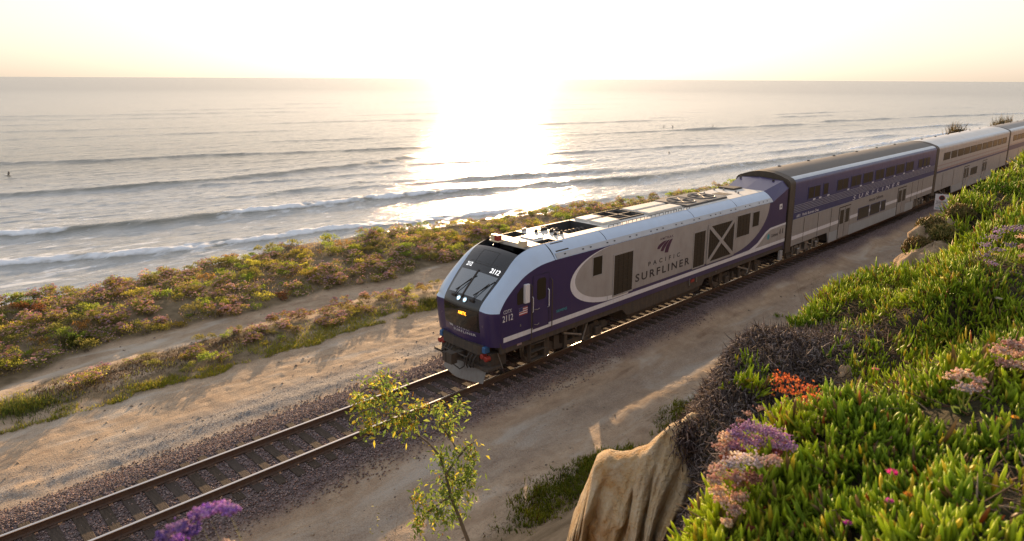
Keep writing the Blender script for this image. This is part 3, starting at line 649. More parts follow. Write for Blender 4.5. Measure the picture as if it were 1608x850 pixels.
for s in (-1, 1):
    m1 = MB(); m1.prism([(32.25 + .13 * math.cos(a), 2.03 + .15 * math.sin(a)) for a in np.linspace(0, 6.2, 14)], 'y', s * 1.5245, s * 1.527); LOCO.part('round_emblem', m1, M['teal'])
    for xx in (33.55, 33.85):
        m1 = MB(); m1.prism([(xx - .05, 1.98), (xx + .05, 1.98), (xx + .04, 2.18), (xx + .02, 2.26), (xx - .02, 2.26), (xx - .04, 2.18)], 'y', s * 1.5245, s * 1.528); LOCO.part('bell_emblem', m1, M['logodark'])
    # travelmark of three swept bars
    for t0, t1, b0, b1, vb in ((.40, .62, .0, .15, .48), (.66, .80, .22, .40, .22), (.84, 1.0, .50, .72, .0)):
        L_ = [(t0 * (1 - q) ** 1 + b0 * q + .10 * math.sin(math.pi * q) * -.8, .98 * (1 - q) + vb * q + .05 * math.sin(math.pi * q)) for q in np.linspace(0, 1, 7)]
        R_ = [(t1 * (1 - q) + b1 * q - .04 * math.sin(math.pi * q), 1.0 * (1 - q) + (vb - .05) * q - .02 * math.sin(math.pi * q)) for q in np.linspace(1, 0, 7)]
        m1 = MB(); m1.prism([(22.42 + 1.1 * u, 2.86 + .50 * v) for u, v in L_ + R_], 'y', s * 1.5245, s * 1.528); LOCO.part('emblem_bar', m1, M['logoplum'])
    # flag
    fl = MB(); fl.box(14.72, 15.10, s * 1.5205, s * 1.523, 2.22, 2.48); fo = LOCO.part('flag_decal', fl, M['white'])
    q = MB()
    for k in range(4): q.box(14.72, 15.10, s * 1.523, s * 1.5245, 2.22 + k * .074, 2.22 + k * .074 + .037)
    LOCO.part('flag_stripes', q, mat('flag_red', (.35, .05, .06), .5) if s < 0 else bpy.data.materials['flag_red'], fo)
    q = MB(); q.box(14.72, 14.88, s * 1.5245, s * 1.526, 2.35, 2.48); LOCO.part('flag_canton', q, M['blue'], fo)
    m1 = MB(); m1.box(33.25, 33.56, s * 1.5205, s * 1.526, 3.28, 3.55); sq = LOCO.part('white_placard', m1, M['white'])
    m1 = MB(); m1.lathe((33.41, s * 1.526, 3.41), (0, s, 0), [(0, .06), (.004, .06)], 10); LOCO.part('placard_spot', m1, M['logodark'], sq)
    for xx, zz in ((14.75, 1.86), (27.2, 1.2)):
        m1 = MB(); m1.box(xx, xx + .05, s * 1.521, s * 1.535, zz, zz + .07); LOCO.part('small_fitting', m1, M['steel'])
    m1 = MB(); m1.box(14.65, 14.86, s * 1.501, s * 1.507, 1.22, 1.38); LOCO.part('data_plate', m1, M['pinkstripe'])
    m1 = MB(); m1.box(25.12, 25.40, s * 1.501, s * 1.53, 1.16, 1.28); LOCO.part('fuel_gauge', m1, M['red'])
    m1 = MB(); m1.box(24.98, 25.04, s * 1.501, s * 1.54, 1.05, 1.36); m1.box(25.52, 25.6, s * 1.501, s * 1.54, 1.1, 1.32); LOCO.part('fuel_filler', m1, M['steel'])

# nose details
def mask_patch(name, i0, i1, u0, u1, off, mm, th=.01, n=6, parent=None):
    rows = [[mask_pt(i, u, off) for u in np.linspace(u0, u1, n)] for i in np.linspace(i0, i1, max(2, int((i1 - i0) / 1.5)))]
    m1 = MB(); m1.loft(rows, False); return LOCO.part(name, m1, M[mm], parent, smooth=True)
def idx_at_z(z): return float(np.interp(z, D1[:, 1], np.arange(ND)))
ws = mask_patch('windshield', idx_at_z(2.78), idx_at_z(3.40), .03, .86, .012, 'windshield')
ws2 = mask_patch('windshield', idx_at_z(2.78), idx_at_z(3.40), -.92, -.03, .012, 'windshield')
m1 = MB()
for u0_, u1_ in ((.0, .0),):
    m1.tube([mask_pt(i, 0, .02) for i in np.linspace(idx_at_z(2.7), idx_at_z(3.45), 8)], .03, 6)
LOCO.part('center_pillar', m1, M['black'])
for ub, ut in ((.42, .02), (-.55, -.80)):     # wipers
    m1 = MB(); m1.tube([mask_pt(idx_at_z(2.70), ub, .04), mask_pt(idx_at_z(2.95), ub * .55 + ut * .45, .07), mask_pt(idx_at_z(3.2), ut, .05)], .016, 6)
    wp = LOCO.part('wiper', m1, M['matblack'])
    m1 = MB(); m1.tube([mask_pt(idx_at_z(2.83), ub * .9 + ut * .1 + .10, .03), mask_pt(idx_at_z(3.30), ut * 1.0 - .12, .03)], .012, 6); LOCO.part('wiper_blade', m1, M['matblack'], wp)
    m1 = MB(); c = Vector(mask_pt(idx_at_z(2.70), ub, .03)); m1.box(c.x - .03, c.x + .03, c.y - .09, c.y + .09, c.z - .04, c.z + .03); LOCO.part('wiper_motor', m1, M['matblack'], wp)
for u in (.12, -.22):                         # twin headlights under the glass
    c = Vector(mask_pt(idx_at_z(2.66), u, 0)); m1 = MB(); m1.lathe(c + Vector((.02, 0, -.01)), (-.75, 0, .55), [(0, .095), (.045, .095), (.045, .08), (.03, .078)], 18); h = LOCO.part('headlight', m1, M['steel'], smooth=True)
    m1 = MB(); m1.lathe(c + Vector((.02, 0, -.01)), (-.75, 0, .55), [(.03, .076), (.046, .05), (.05, .01)], 18); LOCO.part('lens', m1, M['lampdim'], h)
    m1 = MB(); m1.lathe(c + Vector((.02, 0, -.01)) + Vector((-.75, 0, .55)) * .05, (-.75, 0, .55), [(0, .03), (.012, .028)], 12); LOCO.part('bulb', m1, M['lamp'], h)
sg = mask_patch('destination_display', idx_at_z(1.86), idx_at_z(2.44), -.93, .93, .012, 'glass')
def mask_text(name, body, yl, yr, z0, z1, off, mm, **kw):
    V, F = text2d(body, **kw); m1 = MB()
    m1.add([mask_pt(idx_at_z(z0 + v * (z1 - z0)), (yl + u * (yr - yl)) / yedge(z0), off) for u, v in V], F); return LOCO.part(name, m1, M[mm])
mask_text('display_text', 'AMTK', .02, -.36, 2.24, 2.35, .018, 'amber', bold=.015)
mask_text('lettering', '2112', .74, .46, 3.49, 3.60, .016, 'ledtext', bold=.015)
mask_text('lettering', '2112', -.47, -.86, 3.46, 3.58, .016, 'ledtext', bold=.015)
mask_text('lettering', 'SURFLINER', .34, -.70, 1.60, 1.685, .012, 'white', spacing=1.2, bold=.01)
mask_text('lettering', 'PACIFIC', .14, -.44, 1.72, 1.765, .012, 'white', spacing=1.5, bold=.01)
m1 = MB()
for k in range(3): m1.add([mask_pt(idx_at_z(z), u, .012) for z, u in ((1.77, .66 - .09 * k), (1.77, .62 - .09 * k), (1.70, .56 - .07 * k), (1.71, .62 - .07 * k))], [(0, 1, 2, 3)])
LOCO.part('emblem_bar', m1, M['white'])
mask_patch('roof_hatch_seam', idx_at_z(3.655), idx_at_z(3.665), -1, 1, .003, 'matblack')
for (i0, i1, u0, u1) in ((42, 42.35, -.36, .42), (42, 51, -.37, -.35), (42, 51, .41, .43), (51, 51.3, -.37, .43)): mask_patch('nose_hatch_seam', i0, i1, u0, u1, .003, 'matblack')
for s in (-1, 1):
    c = Vector((13.66, s * 1.14, 2.27)); ax = Vector((-.9, s * .45, .1))
    m1 = MB(); m1.lathe(c, ax, [(-.03, .115), (.03, .115), (.03, .095), (.0, .09)], 18); h = LOCO.part('headlight', m1, M['steel'], smooth=True)
    m1 = MB(); m1.lathe(c, ax, [(0, .09), (.02, .07), (.028, .01)], 16); LOCO.part('lens', m1, M['lamp' if s > 0 else 'lens'], h, smooth=True)
    c = Vector((13.64, s * 1.06, 2.04)); m1 = MB(); m1.lathe(c, ax, [(-.03, .085), (.025, .085), (.025, .068), (0, .066)], 16); h = LOCO.part('marker_light', m1, M['steel'], smooth=True)
    m1 = MB(); m1.lathe(c, ax, [(0, .066), (.015, .05), (.022, .01)], 16); LOCO.part('lens', m1, M['redlens'], h, smooth=True)
    # jumper cable receptacles and hoses
    for k, (dy, dz) in enumerate(((.98, 1.0), (1.16, .96))):
        m1 = MB(); m1.lathe((13.64, s * dy, dz), (-1, 0, 0), [(-.1, .09), (.06, .09), (.08, .07)], 12); LOCO.part('jumper_socket', m1, M['red'], smooth=True)
    m1 = MB(); m1.bbox(13.58, 13.78, min(s * 1.0, s * 1.14), max(s * 1.0, s * 1.14), 1.14, 1.34, .02); LOCO.part('socket_cover', m1, M['hoseblue'])
    for k in range(3):
        m1 = MB(); y0_ = s * (.42 + .16 * k); m1.tube([(13.62, y0_, 1.02), (13.45, y0_, .85), (13.42, y0_ * .97, .62), (13.5, y0_ * .93, .48 + .05 * k)], .028, 6); LOCO.part('air_hose', m1, M['matblack'], smooth=True)
m1 = MB(); m1.prism([(13.52, -.86), (13.62, -1.0), (14.1, -1.0), (14.1, 1.0), (13.62, 1.0), (13.52, .86)], 'z', 1.04, 1.345); LOCO.part('anticlimber', m1, M['dark'])
m1 = MB(); m1.box(13.75, 14.4, -1.25, 1.25, .62, 1.10); m1.box(13.72, 13.76, -.7, .7, .70, 1.04); LOCO.part('buffer_beam', m1, M['dark'])
m1 = MB(); m1.box(13.15, 13.9, -.10, .10, .74, .94); m1.box(12.98, 13.22, -.20, .16, .66, 1.02); m1.box(12.96, 13.05, .08, .24, .70, 1.0); m1.tube([(13.3, -.6, .95), (13.3, .6, .95)], .02, 6); LOCO.part('coupler', m1, M['dark'])
m1 = MB()
m1.loft([[(13.30, y, .08) if False else (13.36 + .30 * (abs(y) / 1.15) ** 1.3, y, .06), (13.42 + .30 * (abs(y) / 1.15) ** 1.3, y, .22), (13.54 + .26 * (abs(y) / 1.15) ** 1.3, y, .44), (13.64 + .22 * (abs(y) / 1.15) ** 1.3, y, .56)] for y in np.linspace(-1.0, 1.0, 15)], False)
LOCO.part('snow_plow', m1, M['greyroof'], smooth=True)
m1 = MB(); m1.box(13.50, 14.1, -1.36, -.95, .60, .68); m1.box(13.50, 14.1, .95, 1.36, .60, .68); m1.box(13.62, 14.0, -1.1, 1.1, .50, .62); LOCO.part('front_step', m1, M['dark'])
m1 = MB(); m1.tube([(13.42, -.35, .9), (13.3, -.45, .6), (13.32, -.2, .42), (13.3, .1, .50), (13.38, .3, .85)], .022, 6); LOCO.part('chain', m1, M['matblack'])

# roof
def R(name, x0, x1, y0, y1, z0, z1, mm, c=.02, parent=None):
    m1 = MB(); m1.bbox(x0, x1, y0, y1, z0, z1, c); return LOCO.part(name, m1, M[mm], parent)
for x0, x1, y0, y1 in ((17.02, 18.10, -1, 1), (18.10, 19.95, -1, -.62), (18.10, 19.95, .92, 1), (19.95, 21.35, -1, 1), (21.35, 22.95, -1, -.40), (21.35, 22.95, .92, 1), (22.95, 32.5, -1, 1), (15.75, 16.25, -1, 1), (16.25, 17.02, -.62, .3)):
    m1 = MB(); m1.box(x0, x1, y0, y1, 4.10, 4.25); LOCO.part('roof_panel', m1, M['cream'])
for x0, x1, y0, y1 in ((18.10, 19.95, -.62, .92), (21.35, 22.95, -.40, .92), (16.25, 17.02, .3, 1.0), (16.25, 17.02, -1.0, -.62)):
    m1 = MB(); m1.box(x0, x1, y0, y1, 3.75, 3.78); m1.box(x0, x0 + .01, y0, y1, 3.78, 4.245); m1.box(x1 - .01, x1, y0, y1, 3.78, 4.245); m1.box(x0, x1, y0, y0 + .01, 3.78, 4.244); m1.box(x0, x1, y1 - .01, y1, 3.78, 4.244)
    LOCO.part('roof_well', m1, M['darkcover'])
for k in range(6):
    xq = 18.55 + .22 * k; m1 = MB(); m1.lathe((xq, .15, 3.98), (1, 0, 0), [(0, .16), (.12, .16), (.12, .08), (.2, .08)], 12); LOCO.part('horn_bell' if k > 3 else 'resistor_coil', m1, M['dark'], smooth=True)
for k in range(5): R('radiator_core', 21.45 + .3 * k, 21.68 + .3 * k, -.36, .88, 3.85, 4.12, 'dark')
for x0, x1, y0, y1 in ((20.15, 21.15, .30, .85), (20.15, 21.2, -.55, .10), (23.1, 25.55, .22, .80), (23.1, 25.55, -.62, .02)): R('roof_hatch', x0, x1, y0, y1, 4.252, 4.34, 'cream', .03)
m1 = MB(); m1.box(21.3, 23.0, -.44, -.40, 4.252, 4.31); m1.box(21.3, 23.0, .92, .96, 4.252, 4.31); m1.box(21.3, 21.34, -.40, .92, 4.252, 4.31); m1.box(22.96, 23.0, -.40, .92, 4.252, 4.31); m1.box(22.1, 22.16, -.40, .92, 4.254, 4.30); m1.box(21.34, 22.96, .2, .25, 4.254, 4.30); LOCO.part('radiator_frame', m1, M['darkcover'])
for x0, x1 in ((25.75, 27.45), (27.5, 29.2)):
    fc = R('fan_housing', x0, x1, -.78, .98, 4.252, 4.34, 'darkcover', .03)
    m1 = MB(); m1.lathe(((x0 + x1) / 2, .1, 4.341), (0, 0, 1), [(0, .66), (.03, .66), (.03, .62), (.012, .6), (.012, .12), (.035, .1)], 28); LOCO.part('fan_ring', m1, M['darkcover'], fc, smooth=True)
    m1 = MB()
    for a in range(8):
        an = a * PI / 4; m1.tube([((x0 + x1) / 2 + .1 * math.cos(an), .1 + .1 * math.sin(an), 4.365), ((x0 + x1) / 2 + .64 * math.cos(an), .1 + .64 * math.sin(an), 4.365)], .012, 5)
    LOCO.part('fan_guard', m1, M['darkcover'], fc)
m1 = MB(); m1.box(29.75, 30.45, -.38, .34, 4.252, 4.262); LOCO.part('roof_vent', m1, M['grille'])
q = R('roof_vent_box', 31.55, 32.4, .12, 1.0, 4.252, 4.33, 'dark'); m1 = MB(); m1.box(31.6, 32.35, .17, .95, 4.331, 4.336); LOCO.part('vent_louvre', m1, M['grille'], q)
for x0, y0 in ((30.9, .85), (31.1, -.2), (29.5, .6), (17.2, .8), (17.35, .83), (30.8, -.5), (17.9, -.1), (31.2, .5)):
    m1 = MB(); m1.lathe((x0, y0, 4.252), (0, 0, 1), [(0, .05), (.04, .05), (.1, .03)], 10); LOCO.part('roof_fitting', m1, M['steel'], smooth=True)
for x0, y0 in ((17.35, .35), (17.7, -.05), (17.5, -.45)):
    m1 = MB(); m1.box(x0, x0 + .5, y0, y0 + .035, 4.27, 4.30); m1.lathe((x0 + .1, y0 + .02, 4.252), (0, 0, 1), [(0, .06), (.07, .06), (.11, .02)], 10); m1.lathe((x0 + .42, y0 + .02, 4.252), (0, 0, 1), [(0, .07), (.09, .05), (.12, .02)], 10); LOCO.part('antenna', m1, M['matblack'])
for xq, yq in ((17.95, .4), (18.0, .05)):
    m1 = MB(); m1.lathe((xq, yq, 4.252), (0, 0, 1), [(0, .09), (.03, .1), (.08, .09), (.11, .03)], 12); LOCO.part('antenna_dome', m1, M['matblack'], smooth=True)
R('roof_tray', 16.45, 16.95, -.45, .2, 4.252, 4.29, 'stainless')
for y0, y1 in ((.52, .70), (.34, .50)):
    R('beacon', 15.52, 15.72, y0, y1, 4.23, 4.42, 'creamplastic' if y0 > .5 else 'red')
R('beacon_base', 15.48, 15.80, .30, .74, 4.19, 4.232, 'creamplastic'); R('beacon', 15.55, 15.75, -.86, -.62, 4.22, 4.42, 'creamplastic')
for s in (-1, 1):
    for x0, x1 in ((19.98, 21.1), (21.2, 22.3), (22.45, 23.6), (23.75, 24.6), (24.75, 25.6)):
        m1 = MB(); m1.tube([(x0, s * .96, 4.25), (x0, s * .96, 4.34), (x1, s * .96, 4.34), (x1, s * .96, 4.25)], .013, 5)
        for k in range(1, 4): m1.tube([(x0 + (x1 - x0) * k / 4, s * .96, 4.25), (x0 + (x1 - x0) * k / 4, s * .96, 4.34)], .011, 5)
        LOCO.part('roof_rail', m1, M['brownend'])
# rear hood
m1 = MB()
m1.loft([[(32.48, y, z) for y, z in ((-1.52, 3.772), (-1.0, 4.245), (0, 4.255), (1.0, 4.245), (1.52, 3.772))]] + [[(34.15, y, z) for y, z in ((-1.52, 4.25), (-1.18, 4.62), (0, 4.70), (1.18, 4.62), (1.52, 4.25))]], False)
m1.prism([(-1.52, 1.1), (-1.52, 4.25), (-1.18, 4.62), (0, 4.70), (1.18, 4.62), (1.52, 4.25), (1.52, 1.1)], 'x', 34.1, 34.16)
LOCO.part('rear_hood', m1, M['purple'])
for y0 in (1.0, -.8):
    m1 = MB(); m1.box(33.85, 33.92, y0 - .05, y0 + .05, 4.58, 4.66); LOCO.part('roof_fitting', m1, M['matblack'])
m1 = MB(); m1.box(33.7, 34.0, -1.55, -1.45, .55, 1.05); LOCO.part('white_box', m1, M['stainless'])
# underframe and bogies
m1 = MB(); m1.prism([(-1.3, .55), (-1.38, .9), (-1.38, 1.25), (1.38, 1.25), (1.38, .9), (1.3, .55), (1.0, .42), (-1.0, .42)], 'x', 20.9, 26.2); LOCO.part('fuel_tank', m1, M['dark'])
m1 = MB(); m1.box(14.1, 34.1, -1.3, 1.3, 1.12, 1.32); LOCO.part('floor_frame', m1, M['dark'])
def bogie(T, xc, wb, wr, mm, style):
    o = []
    for s in (-1, 1):
        f = MB(); a, b_ = xc - wb / 2, xc + wb / 2
        f.prism([(a - .75, .62), (a - .55, .78), (a + .35, .80), (xc - .5, .52), (xc + .5, .52), (b_ - .35, .80), (b_ + .55, .78), (b_ + .75, .62), (b_ + .7, .50), (b_ + .2, .50), (b_ - .3, .46), (xc + .55, .36), (xc - .55, .36), (a + .3, .46), (a - .2, .50), (a - .7, .50)], 'y', s * 1.05, s * 1.17)
        fr = T.part('bogie_frame', f, M[mm])
        for xw in (a, b_):
            q = MB(); q.bbox(xw - .17, xw + .17, min(s * 1.17, s * 1.32), max(s * 1.17, s * 1.32), .36, .68, .03); T.part('axle_box', q, M[mm], fr)
            q = MB()
            for dx in (-.3, .3): q.lathe((xw + dx, s * 1.12, .55), (0, 0, 1), [(0, .07), (.28, .07)], 10)
            T.part('coil_spring', q, M['matblack'], fr, kind='stuff')
        q = MB(); q.tube([(xc - .45, s * 1.24, .92), (xc + .55, s * 1.24, .60)], .05, 8); q.tube([(xc + .7, s * 1.2, .35), (xc + .95, s * 1.2, .95)], .035, 8); T.part('damper', q, M['steel'], fr, smooth=True, kind='stuff')
        q = MB()
        for k in range(7):
            x0 = xc - wb / 2 - .6 + k * (wb + 1.0) / 7 + random.uniform(0, .1); q.bbox(x0, x0 + random.uniform(.12, .3), min(s * .9, s * random.uniform(1.15, 1.3)), max(s * .9, s * 1.2), random.uniform(.30, .5), random.uniform(.75, 1.05), .02)
        T.part('bogie_gear', q, M[mm], fr, kind='stuff')
    for xw in (xc - wb / 2, xc + wb / 2):
        q = MB(); q.tube([(xw, -.9, wr), (xw, .9, wr)], .09, 10); ax = T.part('axle', q, M['dark'], smooth=True)
        for s in (-1, 1):
            q = MB(); q.lathe((xw, s * .69, wr), (0, s, 0), [(-.02, wr + .03), (.03, wr + .028), (.035, wr), (.13, wr - .004), (.13, wr - .07), (.09, wr - .09), (.08, .16), (.13, .14), (.14, .05)], 28)
            T.part('wheel', q, M['steel'], ax, smooth=True)
for xc in (17.62, 30.2): bogie(LOCO, xc, 2.95, .51, 'dark', 0)

# ------------------------------------------------------------------ coaches
def arc_section(off=0., zb=1.07):
    pts = [(-1.52 - off, zb), (-1.52 - off, 4.38)]
    for t in np.linspace(0, 1, 7)[1:]: a = t * math.pi / 2 * .86; pts.append((-1.52 - off + .42 * (1 - math.cos(a)), 4.38 + .36 * math.sin(a) + off * t))
    y0, z0 = pts[-1]
    for t in np.linspace(0, 1, 9)[1:]: yy = y0 * (1 - t); pts.append((yy, z0 + (4.99 + off - z0) * (1 - (1 - t) ** 2)))
    return pts + [(-y, z) for y, z in reversed(pts[:-1])]
def coach(x0, x1, label, st):
    T = Thing('passenger_coach', ((x0 + x1) / 2, 0, 0), label, 'rail coach', 'coaches of the train')
    sec = arc_section(); k0 = 4                          # roof starts on the shoulder
    L = x1 - x0; ra, rb = x0 + 5.15, x1 - 4.6           # low skirt between the bogies
    up, lo, rf = M[st['up']], M[st['lo']], M[st['roof']]
    m1 = MB(); m1.loft([[(x, y, z) for y, z in sec[7:-7]] for x in np.linspace(x0, x1, 14)], False); T.part('roof', m1, rf, smooth=True)
    for q_ in (sec[k0:8], sec[-8:-k0]):
        m1 = MB(); m1.loft([[(x, y, z) for y, z in q_] for x in (x0, x1)], False); T.part('roof_shoulder', m1, M['shoulder'], smooth=True)  # separate light strip stands in for sky mirrored on the curve
    for s in (-1, 1):
        side = [(y * -s if s > 0 else y, z) for y, z in sec[:k0 + 1]]
        zs = 2.50
        m1 = MB(); m1.loft([[(x, y, z) for y, z in [(s * 1.52, zs)] + side[1:]] for x in (x0, x1)], False); T.part('upper_side', m1, up, smooth=True)
        m1 = MB(); m1.prism([(x0, zs), (x1, zs), (x1, 1.07), (rb + .25, 1.07), (rb, .40), (ra, .40), (ra - .3, 1.07), (x0, 1.07)], 'y', s * 1.52, s * 1.46); ls = T.part('lower_side', m1, lo)
        m1 = MB(); m1.box(ra + .02, rb - .02, s * 1.5205, s * 1.5245, .42, 1.02); T.part('skirt_panel', m1, M['shoulder'])
        # fine fluting
        m1 = MB()
        for zf in st['flutes_hi']: m1.box(x0 + .02, x1 - .02, s * 1.519, s * 1.529, zf, zf + .022)
        if st['flutes_hi']: T.part('fluting', m1, M[st['flutem']], kind='stuff')
        m1 = MB()
        z = .5
        while z < 2.4:
            if not (1.32 < z < 1.66 and st['stripe']): m1.box((ra if z < 1.1 else x0) + .03, (rb if z < 1.1 else x1) - .03, s * 1.519, s * 1.524, z, z + .012)
            z += st['pitch']
        T.part('fluting', m1, lo, ls, kind='stuff')
        # windows
        def win(xa, xb, za, zb, div=0, tabs=False):
            f = MB(); e = .035
            for bx in ((xa, xa + e, za, zb), (xb - e, xb, za, zb), (xa + e, xb - e, za, za + e), (xa + e, xb - e, zb - e, zb)): f.box(bx[0], bx[1], s * 1.521, s * 1.537, bx[2], bx[3])
            for d in range(div): xm_ = xa + (d + 1) * (xb - xa) / (div + 1); f.box(xm_ - .018, xm_ + .018, s * 1.521, s * 1.536, za + e, zb - e)
            fo = T.part('window', f, M[st['frame']]); p_ = MB(); p_.box(xa + e, xb - e, s * 1.516, s * 1.530, za + e, zb - e); T.part('pane', p_, M['tint'], fo)
            if tabs:
                q = MB(); q.box(xb - .06, xb + .24, s * 1.521, s * 1.534, za - .10, za - .03); T.part('escape_placard', q, M['white'], fo)
        for xa, xb in st['wins']: win(xa, xb, *st['wz'], div=st['div'] if xb - xa > 1.3 else 0, tabs=st['tabs'])
        for xa, xb, za, zb in st['lwins']: win(xa, xb, za, zb)
        for xa, xb in st['doors']:
            m1 = MB(); m1.box(xa - .06, xb + .06, s * 1.521, s * 1.527, .42, 2.34); d = T.part('door_recess', m1, M['brownend'] if s < 0 else M['brownend'])
            xm_ = (xa + xb) / 2
            for a_, b_ in ((xa, xm_ - .02), (xm_ + .02, xb)):
                m1 = MB(); m1.box(a_, b_, s * 1.527, s * 1.538, .46, 2.28); dd = T.part('door', m1, lo)
                m1 = MB(); m1.box(a_ + .13, b_ - .13, s * 1.538, s * 1.543, 1.30, 2.14); T.part('door_window', m1, M['tint'], dd)
                m1 = MB(); m1.box(a_ + .01, a_ + .035, s * 1.538, s * 1.541, .5, 2.25); T.part('door_seal', m1, M['matblack'], dd)
        if st['stripe']:
            cuts = sorted([(xa - .06, xb + .06) for xa, xb in st['doors']] + [(w_[0] - .02, w_[1] + .02) for w_ in st['lwins']]); xq = x0
            for a_, b_ in cuts + [(x1, x1)]:
                if a_ - xq > .1: m1 = MB(); m1.box(xq, a_, s * 1.5245, s * 1.528, 1.40, 1.60); T.part('white_stripe', m1, M['white'])
                xq = b_
        for z0_, z1_, mm in st['bands']:
            m1 = MB(); m1.box(x0, x1, s * 1.5205, s * 1.5235, z0_, z1_); T.part('colour_band', m1, M[mm])
        for xq, za, zb in st['seams']:
            m1 = MB(); m1.box(xq - .02, xq + .02, s * 1.5285, s * 1.532, za, zb); T.part('panel_seam', m1, M['brownend'])
        m1 = MB(); m1.box(x0, x1, s * 1.52, s * 1.533, 2.475, 2.50); T.part('belt_rail', m1, M['stainless'])
    def txt(body, xa, xb, za, zb, mm, y=1.5255, **kw):
        V, F = text2d(body, **kw)
        m1 = MB(); m1.add([(xa + u * (xb - xa), -y, za + v * (zb - za)) for u, v in V], F); T.part('lettering', m1, M[mm])
        m1 = MB(); m1.add([(xb - u * (xb - xa), y, za + v * (zb - za)) for u, v in V], F); T.part('lettering', m1, M[mm])
    for t in st['text']: txt(*t[0], **t[1])
    # ends
    for xa, xb, nm in ((x0 - .62, x0, 0), (x1, x1 + .12, 1)):
        e_ = arc_section(-.005, .8); m1 = MB(); m1.loft([[(x, y, z) for y, z in e_] for x in (xa + .0, xb)], True); T.part('end_frame', m1, M['brownend'], smooth=True)
        m1 = MB(); xx = xa if nm == 0 else xb
        d0, d1 = (xx - .18, xx) if nm == 0 else (xx, xx + .18)
        m1.box(d0, d1, -.55, -.45, 1.25, 3.5); m1.box(d0, d1, .45, .55, 1.25, 3.5); m1.box(d0, d1, -.45, .45, 3.4, 3.5); m1.box(d0, d1, -.45, .45, 1.25, 1.4); T.part('diaphragm', m1, M['matblack'])
    m1 = MB()
    for xq in np.arange(x0 + 2, x1 - 1, 3.9): m1.lathe((xq, .35, 4.96), (0, 0, 1), [(0, .09), (.05, .09), (.07, .04)], 8)
    T.part('roof_vents', m1, M['matblack'], kind='stuff')
    m1 = MB(); m1.box(x0, x1, -1.3, 1.3, .95, 1.12); m1.box(ra, rb, -1.40, 1.40, .38, .50); m1.box(ra, ra + .05, -1.4, 1.4, .42, 1.1); m1.box(rb - .05, rb, -1.4, 1.4, .42, 1.1); T.part('floor_frame', m1, M['dark'])
    m1 = MB()
    for s in (-1, 1):
        m1.box(x0 - .3, x0 - .22, s * 1.38, s * 1.46, .45, 1.1); m1.box(x0 + .3, x0 + .38, s * 1.38, s * 1.46, .45, 1.1); m1.box(x1 - .2, x1 - .12, s * 1.38, s * 1.46, .45, 1.1)
        for zz in (.5, .75): m1.box(x0 - .3, x0 + .38, s * 1.36, s * 1.46, zz, zz + .03)
    T.part('end_step', m1, M['dark'])
    m1 = MB(); m1.box(x0 - .55, x0, -.12, .12, .72, .94); m1.box(x1, x1 + .4, -.12, .12, .72, .94); T.part('coupler', m1, M['dark'])
    for xc in (x0 + 2.75, x1 - 2.5): bogie(T, xc, 2.4, .46, 'steel' if st['up'] == 'blue' else 'dark', 1)
    return T
W1_ = [(36.63, 37.42), (37.44, 38.23), (38.66, 39.37), (40.66, 42.37), (42.82, 44.44), (44.82, 46.55), (47.0, 48.63), (48.96, 50.74), (51.05, 52.79), (53.15, 54.88), (56.02, 57.05), (57.2, 58.05), (58.08, 58.89)]
hi = [2.86, 2.95, 3.04, 3.13, 3.22]
coach(35.0, 60.45, 'blue and silver double-deck coach coupled right behind the locomotive', dict(
    up='blue', lo='cargrey', roof='darkroof', flutes_hi=hi, flutem='stainless', pitch=.16, stripe=True, frame='blue', wins=W1_, wz=(3.38, 4.06), div=1, tabs=True,
    lwins=[(44.55, 46.48, 1.12, 1.88), (46.72, 48.52, 1.12, 1.86), (48.72, 49.62, 1.14, 1.84)], doors=[(41.45, 43.15), (52.1, 53.9)], bands=[],
    seams=[(36.44, 1.1, 2.44), (38.33, 1.1, 2.46), (40.2, 1.08, 2.46), (56.6, .9, 2.46), (57.7, .9, 2.46), (55.2, 1.0, 2.46)],
    text=[(('SURFLINER', 43.4, 52.1, 2.54, 2.80, 'white'), dict(spacing=1.9, shear=.2)), (('Amtrak California', 46.3, 49.0, 2.08, 2.28, 'logodark'), dict(bold=.01)),
          (('6801   Pacific Business Class', 35.42, 38.28, 2.57, 2.72, 'white'), dict(bold=.012))]))
W2_ = [(62.69, 64.52), (64.88, 66.66), (66.96, 68.79), (68.99, 70.91), (71.16, 73.05), (73.27, 75.2), (75.57, 77.22), (77.46, 79.43), (79.79, 81.59), (81.91, 83.63), (83.96, 85.87)]
fl2 = [4.14, 4.20, 4.26, 4.32]
coach(61.25, 87.0, 'stainless steel double-deck coach between the blue coach and the rearmost one', dict(
    up='stainless', lo='stainless', roof='stainless_roof', flutes_hi=fl2, flutem='stainless', pitch=.11, stripe=False, frame='brownend', wins=W2_, wz=(3.44, 4.04), div=0, tabs=False,
    lwins=[(72.3, 74.6, 1.35, 2.0)], doors=[(69.9, 71.6), (76.6, 78.3)], bands=[(2.51, 2.66, 'blue'), (2.69, 2.82, 'pinkstripe'), (3.06, 3.12, 'pinkstripe')],
    seams=[(63.1, 1.1, 2.4), (66.4, 1.1, 2.4), (83.9, 1.1, 2.4)], text=[]))
coach(87.75, 113.3, 'rearmost visible coach with grey roof, mostly hidden by ice plants', dict(
    up='stainless', lo='stainless', roof='greyroof', flutes_hi=fl2, flutem='stainless', pitch=.11, stripe=False, frame='brownend', wins=[(a + 26.5, b_ + 26.5) for a, b_ in W2_], wz=(3.44, 4.04), div=0, tabs=False,
    lwins=[(98.8, 101.1, 1.35, 2.0)], doors=[(96.4, 98.1), (103.1, 104.8)], bands=[(2.51, 3.0, 'blue'), (3.06, 3.12, 'pinkstripe')], seams=[(92.9, 1.1, 2.4)], text=[]))
